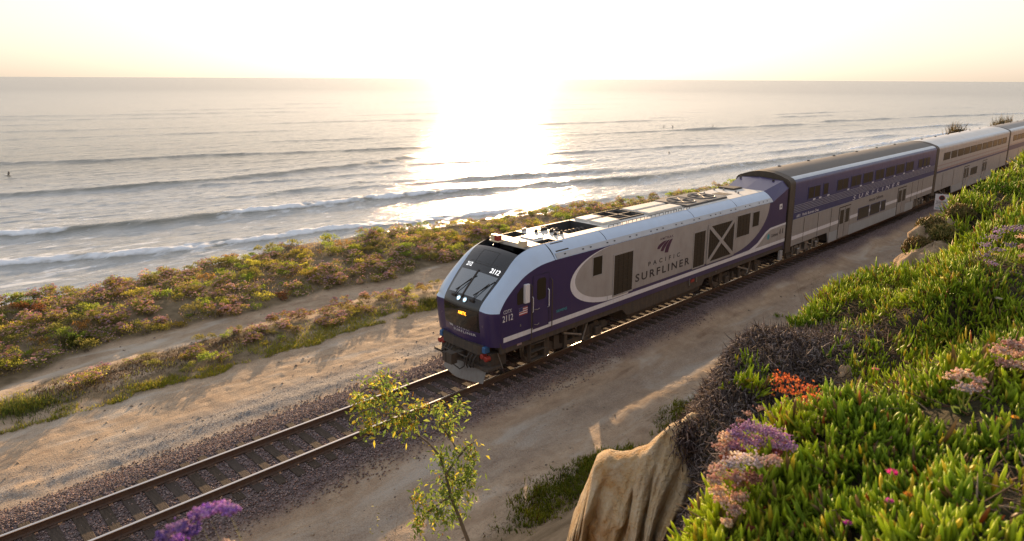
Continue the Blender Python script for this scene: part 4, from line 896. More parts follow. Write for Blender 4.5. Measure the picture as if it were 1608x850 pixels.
# ------------------------------------------------------------------ vegetation toolkit
def frames(D):
    D = D / np.linalg.norm(D, axis=1, keepdims=True)
    a = np.where(np.abs(D[:, 2:3]) < .9, np.array([[0, 0, 1.]]), np.array([[1., 0, 0]]))
    U = np.cross(D, a); U /= np.linalg.norm(U, axis=1, keepdims=True); return D, U, np.cross(D, U)
def fingers(P, D, L, Rr, bend, prof, sides=3, up=(0, 0, 1.)):
    """n tapered fleshy fingers; prof = radii at equally spaced stations, ends in a tip vertex. returns V,F,station t per vertex"""
    n = len(P); D, U, W = frames(np.asarray(D, float)); K = len(prof); L = np.broadcast_to(L, (n,))[:, None]; Rr = np.broadcast_to(Rr, (n,))[:, None]
    B = np.asarray(up, float) * np.broadcast_to(bend, (n,))[:, None]
    rot = rng.uniform(0, 2 * math.pi, (n, 1)); V = []; T = []
    for k, r in enumerate(prof):
        t = k / K; c = P + D * (L * t) + B * (L * t * t)
        for j in range(sides):
            a = rot + 2 * math.pi * j / sides; V.append(c + (U * np.cos(a) + W * np.sin(a)) * Rr * r); T.append(np.full(n, t))
    V.append(P + D * L + B * L); T.append(np.ones(n))
    V = np.stack(V, 1); T = np.stack(T, 1); m = K * sides + 1
    F = []
    for k in range(K - 1):
        for j in range(sides): F.append((k * sides + j, k * sides + (j + 1) % sides, (k + 1) * sides + (j + 1) % sides, (k + 1) * sides + j))
    F4 = np.array(F); F3 = np.array([((K - 1) * sides + j, (K - 1) * sides + (j + 1) % sides, K * sides) for j in range(sides)])
    off = (np.arange(n) * m)[:, None, None]
    return V.reshape(-1, 3), [(F4[None] + off).reshape(-1, 4), (F3[None] + off).reshape(-1, 3)], T.reshape(-1)
def leaves(P, D, L, Wd, fold=.25, droop=0.):
    """n flat folded leaves: base, two side points, tip"""
    n = len(P); D, U, W = frames(np.asarray(D, float)); a = rng.uniform(0, 2 * math.pi, (n, 1)); S = U * np.cos(a) + W * np.sin(a); N = np.cross(D, S)
    L = np.broadcast_to(L, (n,))[:, None]; Wd = np.broadcast_to(Wd, (n,))[:, None]
    mid = P + D * L * .5
    V = np.stack([P, mid + S * Wd * .5 + N * Wd * fold, P + D * L + np.array([0, 0, -1.]) * L * droop, mid - S * Wd * .5 + N * Wd * fold, mid - np.array([0, 0, 1.]) * L * droop * .2], 1)
    o = (np.arange(n) * 5)[:, None]
    return V.reshape(-1, 3), [np.concatenate([o + np.array([[0, 1, 4]]), o + np.array([[1, 2, 4]]), o + np.array([[2, 3, 4]]), o + np.array([[3, 0, 4]])])]
def icoball(n_, P, Rr):
    t = np.array([(1, 0, 0), (-1, 0, 0), (0, 1, 0), (0, -1, 0), (0, 0, 1), (0, 0, -1)], float); n = len(P)
    j = rng.uniform(.75, 1.25, (n, 6, 1)); V = P[:, None] + t[None] * j * np.broadcast_to(Rr, (n,))[:, None, None]
    F = np.array([(0, 2, 4), (2, 1, 4), (1, 3, 4), (3, 0, 4), (2, 0, 5), (1, 2, 5), (3, 1, 5), (0, 3, 5)])
    return V.reshape(-1, 3), [(F[None] + (np.arange(n) * 6)[:, None, None]).reshape(-1, 3)]
def cat(parts):
    """parts: list of (V, [F...], col per vertex)"""
    V = []; F3 = []; F4 = []; C = []; o = 0
    for v, fs, c in parts:
        V.append(v); C.append(np.broadcast_to(c, (len(v), 3)))
        for f in fs: (F3 if f.shape[1] == 3 else F4).append(f + o)
        o += len(v)
    return np.concatenate(V), [np.concatenate(x) for x in (F3, F4) if x], np.concatenate(C)
def rep(c, k): return np.repeat(c, k, axis=0)
def unit(n, zmin=-1.):
    v = rng.normal(size=(n, 3)); v /= np.linalg.norm(v, axis=1, keepdims=True); v[:, 2] = np.where(v[:, 2] < zmin, -v[:, 2], v[:, 2]); return v
def mat_leaf(name, transl=.35, rough=.5, spec=.35, gain=1., tint=(1, 1, 1)):
    m = mat(name, rough=rough, spec=spec); g = NG(m); a = g.attr('col').outputs['Color']
    oi = g.n('ShaderNodeObjectInfo'); v = g.math('ADD', g.math('MULTIPLY', oi.outputs['Random'], .5), .75)
    c = g.mix(1., a, g.n('ShaderNodeCombineColor').outputs[0], 'MULTIPLY') if False else a
    hs_ = g.n('ShaderNodeHueSaturation'); g.l(c, hs_.inputs['Color']); g.l(v, hs_.inputs['Value']); g.l(g.math('ADD', g.math('MULTIPLY', oi.outputs['Random'], .05), .475), hs_.inputs['Hue'])
    g.set('Base Color', hs_.outputs[0])
    tr = g.n('ShaderNodeBsdfTranslucent'); g2_ = g.n('ShaderNodeGamma'); g2_.inputs[1].default_value = .8; g.l(hs_.outputs[0], g2_.inputs[0]); g.l(g2_.outputs[0], tr.inputs['Color'])
    mx = g.n('ShaderNodeMixShader'); mx.inputs[0].default_value = transl; g.l(g.b.outputs[0], mx.inputs[1]); g.l(tr.outputs[0], mx.inputs[2])
    g.l(mx.outputs[0], g.t.nodes['Material Output'].inputs[0]); return m
ML = {'ice': mat_leaf('ice_plant_leaf', .5, .5, .22), 'leaf': mat_leaf('shrub_leaf', .55, .55, .3), 'flower': mat_leaf('petal', .45, .7, .15), 'dead': mat_leaf('dead_stem', .12, .85, .15), 'grass': mat_leaf('grass_blade', .6, .6, .2),
      'stem': mat_leaf('stem_bark', .0, .8, .2)}
Lz = lambda x, y: land(np.atleast_1d(x), np.atleast_1d(y))
camP = np.array([0, CAM_Y, CAM_Z])

# ------------------------------------------------------------------ loose ballast stones
def stones(name, N, xr, yr, r0, r1, dens_f, cols, label, lift=.0):
    x = rng.uniform(*xr, N); y = rng.uniform(*yr, N); keep = rng.uniform(0, 1, N) < dens_f(x, y); x, y = x[keep], y[keep]
    r = rng.uniform(r0, r1, len(x)) ; P = np.stack([x, y, Lz(x, y) + r * .25 + lift], 1)
    V, F = icoball(0, P, r); V = V.reshape(-1, 6, 3); q = rng.uniform(0, 2 * math.pi, len(x)); c, s_ = np.cos(q)[:, None], np.sin(q)[:, None]; d = V - P[:, None]
    V = P[:, None] + np.stack([d[..., 0] * c - d[..., 1] * s_, (d[..., 0] * s_ + d[..., 1] * c) * .8, d[..., 2] * .75], -1)
    col = np.array(cols)[rng.integers(0, len(cols), len(x))] * rng.uniform(.6, 1.25, (len(x), 1))
    me = npmesh(name, V.reshape(-1, 3), F, [bpy.data.materials.get('stone') or stone_mat()], False, rep(col, 6)); return tag(link(name, me), label, kind='stuff')
def stone_mat():
    m = mat('stone', rough=.9, spec=.2); g = NG(m); g.set('Base Color', g.attr('col').outputs['Color']); return m
gapd = lambda x, y: np.where(np.abs(y) < 1.3, np.where(np.abs(((x - .2) / SL + .5) % 1 - .5) * SL < .13, .12, 1.), 1.)
stones('ballast_stones', 78000, (-1, 26), (-3.4, 3.7), .016, .036, lambda x, y: gapd(x, y) * np.clip((np.where(y < 0, 2.45, 3.15) + .3 * fbm(x * .8, y * 1., 71, 3) - np.abs(y)) / .7, 0, 1) * np.clip(.25 + 12 / (np.abs(x) + 8), 0, 1) * (np.abs(np.abs(y) - .755) > .09), [(.25, .19, .18), (.15, .11, .10), (.33, .26, .24), (.19, .165, .16), (.28, .18, .15)], 'crushed rock ballast lying between and beside the rails', .012)
stones('gravel_stones', 26000, (-1, 40), (-5.5, 7), .010, .026, lambda x, y: np.clip(np.exp(-((np.abs(y) - 3.9) / .8) ** 2) * np.where(y < 0, .3, 1), .04, 1) * (np.abs(y) > 2.6) * np.clip(.2 + 12 / (np.abs(x) + 8), 0, 1), [(.34, .31, .29), (.25, .23, .22), (.4, .35, .3), (.3, .22, .17)], 'loose pebbles scattered over the sandy verge', -.004)

stones('path_rocks', 5200, (-1, 45), (-5.6, 12.8), .018, .060, lambda x, y: (np.abs(y) > 2.6) * np.clip(.12 + .9 * fbm(x * .9, y * 1.3, 77, 3), 0, 1), [(.30, .24, .18), (.22, .18, .15), (.38, .32, .25)], 'scattered small rocks and clods on the dirt paths', -.008)
# ------------------------------------------------------------------ shrubs of the seaward bank
def shrub_mesh(name, kind, seed, nl=520, lod=1.):
    global rng
    r_ = rng; rng = np.random.default_rng(seed); nlob = rng.integers(5, 9)
    c = np.stack([rng.uniform(-.38, .38, nlob), rng.uniform(-.38, .38, nlob), rng.uniform(.10, .34, nlob)], 1); R_ = rng.uniform(.15, .27, nlob)
    n = int(nl * lod); li = rng.integers(0, nlob, n); d = unit(n, -.15); P = c[li] + d * R_[li][:, None] * rng.uniform(.55, 1.05, (n, 1)) * np.array([1, 1, .85])
    base = {'green': (.14, .18, .022), 'olive': (.12, .12, .025), 'golden': (.24, .20, .028), 'lavender': (.13, .14, .028), 'pinkish': (.18, .15, .035), 'rust': (.20, .09, .025)}[kind]
    top = {'green': (.34, .38, .035), 'olive': (.26, .23, .04), 'golden': (.46, .37, .045), 'lavender': (.32, .32, .04), 'pinkish': (.38, .31, .05), 'rust': (.40, .19, .045)}[kind]
    f = np.clip((rng.uniform(-.25, .65, n) + (R_[li] - .15) * 3), 0, 1)[:, None]
    col = np.array(base) * (1 - f) + np.array(top) * f; col *= rng.uniform(.6, 1.35, (n, 1))
    s = .060 / math.sqrt(lod); V, F = leaves(P, d * .8 + unit(n) * .7 + np.array([0, 0, .5]), rng.uniform(.7, 1.35, n) * s, rng.uniform(.3, .5, n) * s * 1.25)
    parts = [(V, F, rep(col, 5))]
    ns = 26; a = rng.uniform(0, 6.28, ns); V, F, T = fingers(np.stack([rng.uniform(-.1, .1, ns), rng.uniform(-.1, .1, ns), np.full(ns, -.05)], 1), np.stack([np.cos(a), np.sin(a), rng.uniform(.6, 1.6, ns)], 1), rng.uniform(.25, .5, ns), .006, .1, [1, .8, .5], 3)
    parts.append((V, F, np.array((.10, .07, .045))))
    V, F, C = cat(parts); fol = npmesh(name, V, F, [ML['leaf']], False, C); flo = None
    if kind in ('lavender', 'pinkish'):
        nh = {'lavender': 34, 'pinkish': 44}[kind]; li = rng.integers(0, nlob, nh); d = unit(nh, .1); hc = c[li] + d * (R_[li][:, None] * 1.08) + np.array([0, 0, .05]); P = []; Cc = []; Rr = []
        pal = np.array([(.80, .48, .40), (.86, .58, .44), (.62, .44, .55), (.78, .50, .50)])
        for h in hc:
            k = int(15 * lod) + 3; q = rng.normal(size=(k, 3)) * np.array([.030, .030, .010]); P.append(h + q); Cc.append(np.repeat((pal[rng.integers(0, 4)] * rng.uniform(.65, 1.15))[None], k, 0) * rng.uniform(.8, 1.2, (k, 1))); Rr.append(rng.uniform(.010, .017, k) * (1.2 if lod < 1 else 1))
        P = np.concatenate(P); V, F = icoball(0, P, np.concatenate(Rr)); parts = [(V, F, rep(np.concatenate(Cc), 6))]
        V, F, T = fingers(hc - d * .14, d + np.array([0, 0, .8]), .13, .004, 0, [1, .8], 3); parts.append((V, F, np.array((.12, .11, .04))))
        V, F, C = cat(parts); flo = npmesh(name + '_flowers', V, F, [ML['flower']], False, C)
    rng = r_; return fol, flo
KINDS_ = ['green', 'olive', 'golden', 'lavender', 'pinkish', 'rust']
W_ = 'in the strip between footpath and railway'
SHR = {k: [shrub_mesh(k + '_shrub', k, 100 + 10 * i + j, 620) for j in range(3)] for i, k in enumerate(KINDS_)}
ADJ = dict(green='green rounded shrub', olive='dark olive shrub', golden='golden yellow shrub', lavender='shrub with lilac flowers', pinkish='shrub with faded pink flowers', rust='rusty orange-brown shrub')
def put_shrub(kind, x, y, sc, where, grp, sz=None, name='shrub', label=None):
    fol, flo = SHR[kind][random.randrange(3)]
    if not label and where == W_: zn = [' ' + z_ for z_ in ('at its far left', 'left of its middle', 'around its middle', 'right of its middle', 'by the locomotive nose')][int(min(4, max(0, (cam_px(x, y) - 60) / 130)))]; where = 'in the strip below the footpath' + zn; grp = kind + ' ' + where
    o = link(name, fol, None, (x, y, float(Lz(x, y)[0]) - .03), (0, 0, random.uniform(0, 6.28))); o.scale = (sc, sc, (sz or sc) * random.uniform(.8, 1.15))
    tag(o, label or (ADJ[kind] + ' ' + where), 'shrub', grp)
    if flo: tag(link('flower_heads', flo, o), kind='stuff')
    return o
NB_ = 185
def cam_px(x, y):
    d = Vector((x, y - CAM_Y, -.3 - CAM_Z)); return 804 + F_PX * d.dot(r2) / d.dot(fw)
cand = []
tries = 0
while len(cand) < 900 and tries < 60000:
    tries += 1
    u = random.random(); x = -3 + 68 * u ** 1.25; lo = 12.5; y = random.uniform(lo, 22)
    if veg_band(np.array([x]), np.array([y]))[0] < .5 or y > float(edge_y(np.array([x]))[0]) + .5: continue
    if float(fbm(np.array([x * .45]), np.array([y * .6]), 401, 3)[0]) < -.34: continue       # bare sandy gaps
    s = random.uniform(.45, 1.15); mind = .30
    if any((x - a) ** 2 + (y - b_) ** 2 < (mind * (s + t)) ** 2 for a, b_, t, _ in cand[-400:]): continue
    nz = float(fbm(np.array([x * .3]), np.array([y * .5]), 402, 3)[0]) + random.uniform(-.35, .35)
    low = (y - 13) / 9
    kind = random.choices(KINDS_, [1.2 + max(0, nz) * 3, 1.3, 0.6 + max(0, -nz) * 1.3, 1.5 + max(0, .4 - low) * 3, 2.2 + max(0, .5 - low) * 3, .45])[0]
    cand.append((x, y, s, kind))
cand.sort(key=lambda c: ((c[0]) ** 2 + (c[1] - CAM_Y) ** 2) / c[2] ** 2)
for x, y, s, k in cand[:NB_]:
    q = cam_px(x, y); zx = 'near the left frame edge' if q < 180 else 'left of centre' if q < 420 else 'left of the locomotive nose' if q < 700 else 'behind the locomotive'
    zy = 'beside the footpath' if y < 14.6 else 'mid-bank' if y < float(edge_y(np.array([x]))[0]) - 2.2 else 'at the sea edge'
    put_shrub(k, x, y, s, zy + ' ' + zx, k + ' shrubs ' + zy + ' ' + zx)
rest = []
SL_ = {k: [shrub_mesh(k + '_far', k, 300 + 10 * i + j, 520, .42) for j in range(2)] for i, k in enumerate(KINDS_)}
def mesh_np(me):
    V = np.empty(len(me.vertices) * 3, np.float32); me.vertices.foreach_get('co', V); c = np.empty(len(me.vertices) * 4, np.float32); me.color_attributes['col'].data.foreach_get('color', c)
    li = np.empty(len(me.loops), np.int32); me.loops.foreach_get('vertex_index', li); st = np.empty(len(me.polygons), np.int32); me.polygons.foreach_get('loop_start', st)
    tot = np.diff(np.append(st, len(li))); F = [li[np.add.outer(st[tot == k], np.arange(k))] for k in (3, 4) if (tot == k).any()]
    return V.reshape(-1, 3), F, c.reshape(-1, 4)[:, :3]
NPS = {k: [(mesh_np(a), mesh_np(b_) if b_ else None) for a, b_ in v] for k, v in SL_.items()}
pf, pw = [], []
for x, y, s, k in cand[NB_:] + [(random.uniform(66, 175), random.uniform(12.5, 17), random.uniform(.8, 1.5), random.choice(KINDS_)) for _ in range(120)]:
    a, b_ = NPS[k][random.randrange(2)]; q = random.uniform(0, 6.28); R3 = np.array([[math.cos(q), -math.sin(q), 0], [math.sin(q), math.cos(q), 0], [0, 0, random.uniform(.8, 1.15)]]) * s; T3 = np.array([x, y, float(Lz(x, y)[0]) - .03]); br = random.uniform(.75, 1.3)
    pf.append((a[0] @ R3.T + T3, a[1], a[2] * br))
    if b_: pw.append((b_[0] @ R3.T + T3, b_[1], b_[2] * br))
V, F, C = cat(pf); far = tag(link('shrubbery', npmesh('shrubbery', V, F, [ML['leaf']], False, C)), 'far shrubs merging into one mass along the bluff edge', kind='stuff')
V, F, C = cat(pw); link('flower_heads', npmesh('flower_heads', V, F, [ML['flower']], False, C), far)
# low tangle between the shrubs
n = 36000; x = -3 + 60 * rng.uniform(0, 1, n) ** 1.2; y = rng.uniform(12.3, 22.5, n); k = (rng.uniform(0, 1, n) < veg_band(x, y)) & (y < edge_y(x) + .6) & (fbm(x * .45, y * .6, 401, 3) > -.34); x, y = x[k], y[k]; n = len(x)
hgt = .16 + .22 * np.clip(fbm(x * 1.1, y * 1.1, 403, 3) + .3, 0, 1)
P = np.stack([x, y, Lz(x, y) + rng.uniform(0, 1, n) * hgt], 1); fz = np.clip(fbm(x * .7, y * .7, 404, 3) * 1.5 + .5, 0, 1)[:, None]
col = (np.array((.24, .22, .032)) * fz + np.array((.25, .16, .05)) * (1 - fz)) * rng.uniform(.5, 1.5, (n, 1)); V, F = leaves(P, unit(n, 0) + np.array([0, 0, .6]), rng.uniform(.05, .10, n), rng.uniform(.03, .05, n))
k2 = rng.uniform(0, 1, n) < .20; ph = P[k2] + np.array([0, 0, .10]); pal = np.array([(.80, .48, .40), (.86, .58, .44), (.62, .44, .55)])
V2, F2 = icoball(0, ph, rng.uniform(.014, .028, k2.sum())); V, F, C = cat([(V, F, rep(col, 5)), (V2, F2, rep(pal[rng.integers(0, 3, k2.sum())] * rng.uniform(.7, 1.2, (k2.sum(), 1)), 6))])
tag(link('undergrowth', npmesh('undergrowth', V, F, [ML['leaf']], False, C)), 'low flowering undergrowth knitting the seaward shrubs together', kind='stuff')

# middle strip between footpath and sand
def strip_pts(n, f): 
    out = []
    while len(out) < n:
        x = random.uniform(2.2, 30); y = random.uniform(7.3, 11.4)
        if veg_strip(np.array([x]), np.array([y]))[0] > .5 and f(x, y): out.append((x, y))
    return out
W_ = 'in the strip between footpath and railway'
for x, y in strip_pts(105, lambda x, y: y > 8.0 and (x > 7.6 or (y > 9 and random.random() < .10))):
    put_shrub(random.choices(['pinkish', 'lavender', 'green', 'golden', 'olive'], [4 if x > 9.5 else 1.5, 1.4, 1.5, 1, 1.4])[0], x, y, random.uniform(.40, .80), W_, 'shrubs in the strip beside the footpath')
for (x, y, s, k, lb) in ((4.9, 9.3, 1.15, 'pinkish', 'mounded brown shrub topped with faded pink blooms, alone at the left end of the strip'), (6.9, 9.4, .55, 'olive', 'small dark dry shrub just right of the mounded pink-topped one'),
                         (1.6, 13.1, 1.2, 'golden', 'bright golden shrub by the left frame edge above the footpath')):
    put_shrub(k, x, y, s, '', None, label=lb)
for x, y in ((14.4, 10.2), (15.2, 10.4), (13.3, 10.3), (12.2, 10.4), (16.5, 10.2), (17.3, 9.6)): put_shrub('pinkish', x, y, .9, W_, 'shrubs in the strip beside the footpath')
def grass(name, n, fn, hr, cols, label, wd=.006):
    x, y = fn(n); n = len(x); P = np.stack([x, y, Lz(x, y) - .01], 1); lean = rng.normal(size=(n, 3)) * .35; lean[:, 2] = 1
    V, F, T = fingers(P, lean, rng.uniform(*hr, n), wd * 1.3, rng.uniform(-.5, .1, n), [1, .9, .6], 2)
    cf = np.array(cols)[rng.integers(0, len(cols), n)] * rng.uniform(.7, 1.3, (n, 1)); me = npmesh(name, V, F, [ML['grass']], False, rep(cf, 7)); return tag(link(name, me), label, kind='stuff')
def f_strip(n):
    x = 1.8 + 17 * rng.uniform(0, 1, n) ** 1.25; yl = 7.45 + .25 * fbm(x * .5, x * 0, 61, 3); y = yl + np.abs(rng.normal(size=n)) * (.75 + .5 * (x < 5)) + .25 * fbm(x * 2, x * 0, 405, 3)
    k = (rng.uniform(0, 1, n) < np.clip(fbm(x * .8, y * 1.4, 406, 3) * 3 + .75, 0, 1)) & (y < 10.3 + .3 * (x > 4)); return x[k], y[k]
grass('grass', 26000, f_strip, (.06, .20), [(.62, .55, .05), (.68, .58, .06), (.36, .42, .05), (.60, .46, .12), (.50, .52, .06)], 'yellow-green grass along the edge of the sand')
def f_dry(n):
    x = 3.4 + 8 * rng.uniform(0, 1, n); y = 9.3 + rng.normal(size=n) * .55 + .06 * (x - 3); k = y < 11.1; return x[k], y[k]
grass('dry_grass', 6500, f_dry, (.06, .16), [(.20, .15, .085), (.12, .085, .06), (.15, .11, .07)], 'dry brown grass tangled behind the yellow grass')
def f_tuft(cx, cy, r): return lambda n: (cx + rng.normal(size=n) * r, cy + rng.normal(size=n) * r * .8)
for i, (cx, cy, r, hr, lb) in enumerate(((5.6, 14.0, .35, (.2, .5), 'soft green grass tuft at the lower left edge of the shrub bank'), (2.9, 8.7, .45, (.15, .35), 'pale green grass clump at the left end of the strip'),
                                         (38, 20.6, .8, (.5, 1.1), 'reedy dry grass tuft standing on the bluff edge'), (18.6, 8.2, .3, (.1, .3), 'bright green tuft nearest the locomotive nose'))):
    o = grass('grass_tuft', [800, 900, 260, 700][i], f_tuft(cx, cy, r), hr, [(.16, .20, .03), (.12, .16, .03), (.22, .22, .05)] if i != 2 else [(.14, .10, .05)], lb, .007 if i != 2 else .014); o['kind'] = 'thing'; o['category'] = 'grass'
for (cx, cy, lb) in ((148, 17, 'wispy bush rising above the roof of the second coach'), (186, 17.5, 'wispy bush rising above the rearmost coach'), (196, 18, 'small bush at the right frame edge above the rearmost coach roof')):
    o = grass('tall_bush', 190, f_tuft(cx, cy, .9), (1.0, 3.4), [(.16, .13, .05), (.22, .17, .07), (.12, .11, .04)], lb, .05); o['kind'] = 'thing'; o['category'] = 'bush'

# ------------------------------------------------------------------ sandstone outcrop with rain flutes
def cray(px, py, d):      # a point seen in the photograph, at distance d: used only to lay out real positions
    dd = (fw * F_PX + r2 * (px - 804) - u2 * (py - 425 - CY)).normalized(); return np.array([0, CAM_Y, CAM_Z]) + np.array(dd) * d
def ghit(px, py, lift=.06, t0=1.6):
    o = cray(px, py, 0); d = cray(px, py, 1) - o; t = np.arange(t0, 45, .02); q = o + t[:, None] * d; k = np.nonzero(q[:, 2] < land(q[:, 0], q[:, 1]) + lift)[0]; return q[k[0]] if len(k) else cray(px, py, 8)
RG = np.array([cray(*q) for q in ((878, 905, 7.6), (890, 850, 7.3), (900, 805, 7.1), (922, 752, 6.8), (938, 718, 6.6), (958, 712, 6.5), (990, 716, 6.45), (1020, 700, 6.45), (1052, 672, 6.5), (1084, 655, 6.6), (1104, 668, 6.65), (1135, 690, 6.7), (1160, 740, 6.8))])
def resample(P, n):
    s = np.r_[0, np.cumsum(np.linalg.norm(np.diff(P, axis=0), axis=1))]; t = np.linspace(0, s[-1], n)
    q = np.stack([np.interp(t, s, P[:, j]) for j in range(3)], 1)
    for _ in range(6): q[1:-1] = (q[:-2] + 2 * q[1:-1] + q[2:]) / 4
    return q, t
NU, NV = 340, 260
Rg, tS = resample(RG, NU); tocam = np.array([0, CAM_Y]) - Rg[:, :2]; tocam /= np.linalg.norm(tocam, axis=1, keepdims=True)
nf = tocam * .9 + np.array([-.45, -.1]); nf /= np.linalg.norm(nf, axis=1, keepdims=True)
vv = np.concatenate([-np.linspace(1, 0, 70)[:-1] ** 1.3, np.linspace(0, 1, NV - 69)])
Ug, Vg = np.meshgrid(np.arange(NU), vv, indexing='ij')
T_ = tS[Ug]; dep = np.where(Vg >= 0, 3.2 * Vg ** 1.15, 3.2 * (-Vg))
rnd = .17 * np.sqrt(np.clip(1 - (1 - np.minimum(dep / .20, 1)) ** 2, 0, 1)); outd = np.where(Vg >= 0, rnd + .55 * Vg, -rnd * 1.2 - .5 * (-Vg))
phase = (T_ + dep * (.62 + .10 * fbm(T_ * 1.2, dep * .6, 517, 2)) + .30 * fbm(T_ * 1.7, dep * 1.5, 511, 4)) * 6.6
rid = 1 - np.abs(2 * vnoise(phase, dep * .35, 512) - 1); rid2 = 1 - np.abs(2 * vnoise(phase * 2.2 + 5, dep * .8, 513) - 1)
rib = np.abs(np.sin(phase * 1.55)) ** .75; rib2 = np.abs(np.sin(phase * 4.7 + 2 * fbm(T_ * 2, dep * 2, 519, 2))) ** .7; brk_ = np.clip(1.9 * vnoise(T_ * 2.4, dep * 1.6, 520) - .25, 0, 1.4)
fl = (.30 * rib * (.35 + .65 * brk_) + .03 * rib2 + .10 * rid) * sstep(.0, .5, dep) + .05 * fbm(T_ * 4, dep * 3.5, 514, 5) + .26 * fbm(T_ * 1.5, dep * 1.5, 515, 4) + .09 * (1 - 2.2 * np.abs(fbm(T_ * 2.4 + dep * .9, dep * .6, 530, 4))) * sstep(0, .25, dep) + .02 * (1 - 2 * np.abs(fbm(T_ * 6 + dep * 2.2, dep * 1.6, 531, 3)))
outd = outd + np.where(Vg >= 0, fl, fl * .5)
RX = Rg[Ug, 0] + nf[Ug, 0] * outd; RY = Rg[Ug, 1] + nf[Ug, 1] * outd; RZ = Rg[Ug, 2] - dep - .05 * np.exp(-(Vg / .03) ** 2) * 0 + .06 * fbm(T_ * 2.0, dep * 2, 516, 3) + .014 * fbm(T_ * 8, dep * 6, 521, 3)
idx = np.arange(NU * len(vv)).reshape(NU, len(vv)); F = np.stack([idx[:-1, :-1], idx[1:, :-1], idx[1:, 1:], idx[:-1, 1:]], -1).reshape(-1, 4)
def mat_rock():
    m = mat('sandstone', rough=.9, spec=.2); g = NG(m); v = g.coord('Object'); n1 = g.noise(v, 1.6, 5, .6); n2 = g.noise(v, 9, 5, .6); n3 = g.noise(v, 45, 4, .6)
    c = g.ramp(n1, [(.36, (.34, .19, .065)), (.50, (.46, .33, .18)), (.64, (.54, .44, .29))]); c = g.mix(g.ramp(n2, [(.4, (0, 0, 0)), (.7, (.6, .6, .6))]), c, (.52, .45, .35)); c = g.mix(g.ramp(n2, [(.28, (.7, .7, .7)), (.42, (0, 0, 0))]), c, (.28, .14, .05))
    g.set('Base Color', c); g.set('Normal', g.bump(g.math('ADD', n3, g.math('MULTIPLY', n2, 2.)), .9, .03)); return m
MR = mat_rock()
om = npmesh('sandstone_outcrop', np.stack([RX, RY, RZ], -1).reshape(-1, 3), F, [MR], True)
o = tag(link('sandstone_outcrop', om), 'tan fluted sandstone outcrop at the bottom of the picture', 'rock')
MR2 = mat('soft_brown_sandstone', rough=.95, spec=.1); g_ = NG(MR2); v_ = g_.coord('Object'); q_ = g_.noise(v_, 5, 6, .65); g_.set('Base Color', g_.ramp(q_, [(.35, (.24, .165, .10)), (.65, (.40, .29, .19))])); g_.set('Normal', g_.bump(g_.noise(v_, 18, 6, .7), .9, .04))
# smaller weathered rock lumps on the bluff edge farther along
def lump(name, c, sc, seed, label, rot=0.):
    n1_, n2_ = 48, 30; th, ph = np.meshgrid(np.linspace(0, 2 * math.pi, n1_, endpoint=False), np.linspace(.02, math.pi - .02, n2_), indexing='ij'); x, y, z = np.sin(ph) * np.cos(th), np.sin(ph) * np.sin(th), np.cos(ph)
    r = 1 + .42 * fbm(x * 1.5 + z + 5, y * 1.5 - z, seed, 4) + .10 * (1 - np.abs(2 * vnoise(np.cos(th) * 3 + 7, np.sin(th) * 3 + z * .4, seed + 3) - 1))
    V = np.stack([x * r * sc[0], y * r * sc[1], z * r * sc[2]], -1).reshape(-1, 3); idx = np.arange(n1_ * n2_).reshape(n1_, n2_); nx_ = np.roll(idx, -1, 0); F = np.stack([idx[:, :-1], nx_[:, :-1], nx_[:, 1:], idx[:, 1:]], -1).reshape(-1, 4)
    return tag(link(name, npmesh(name, V, F, [MR2], True), None, tuple(c), (0, 0, rot)), label, 'rock')
lump('sandstone_ledge', ghit(1470, 412, 0) + np.array([.1, .10, -.22]), (1.2, .38, .42), 601, 'smooth brown sandstone ledge at the bluff edge below the ochre succulents')
lump('sandstone_ledge', ghit(1425, 440, 0) + np.array([-.2, .08, -.20]), (1.1, .30, .30), 602, 'low pointed sandstone ledge nearest the dirt path on the right')
lump('sandstone_ledge', ghit(1485, 366, 0) + np.array([.2, .10, -.26]), (1.2, .40, .42), 603, 'farthest sandstone ledge, just below the white warning sign')
lump('sandstone_ledge', ghit(1325, 596, 0) + np.array([0, 0, -.02]), (.10, .07, .13), 604, 'pale rock face showing beside the dark dead mat')

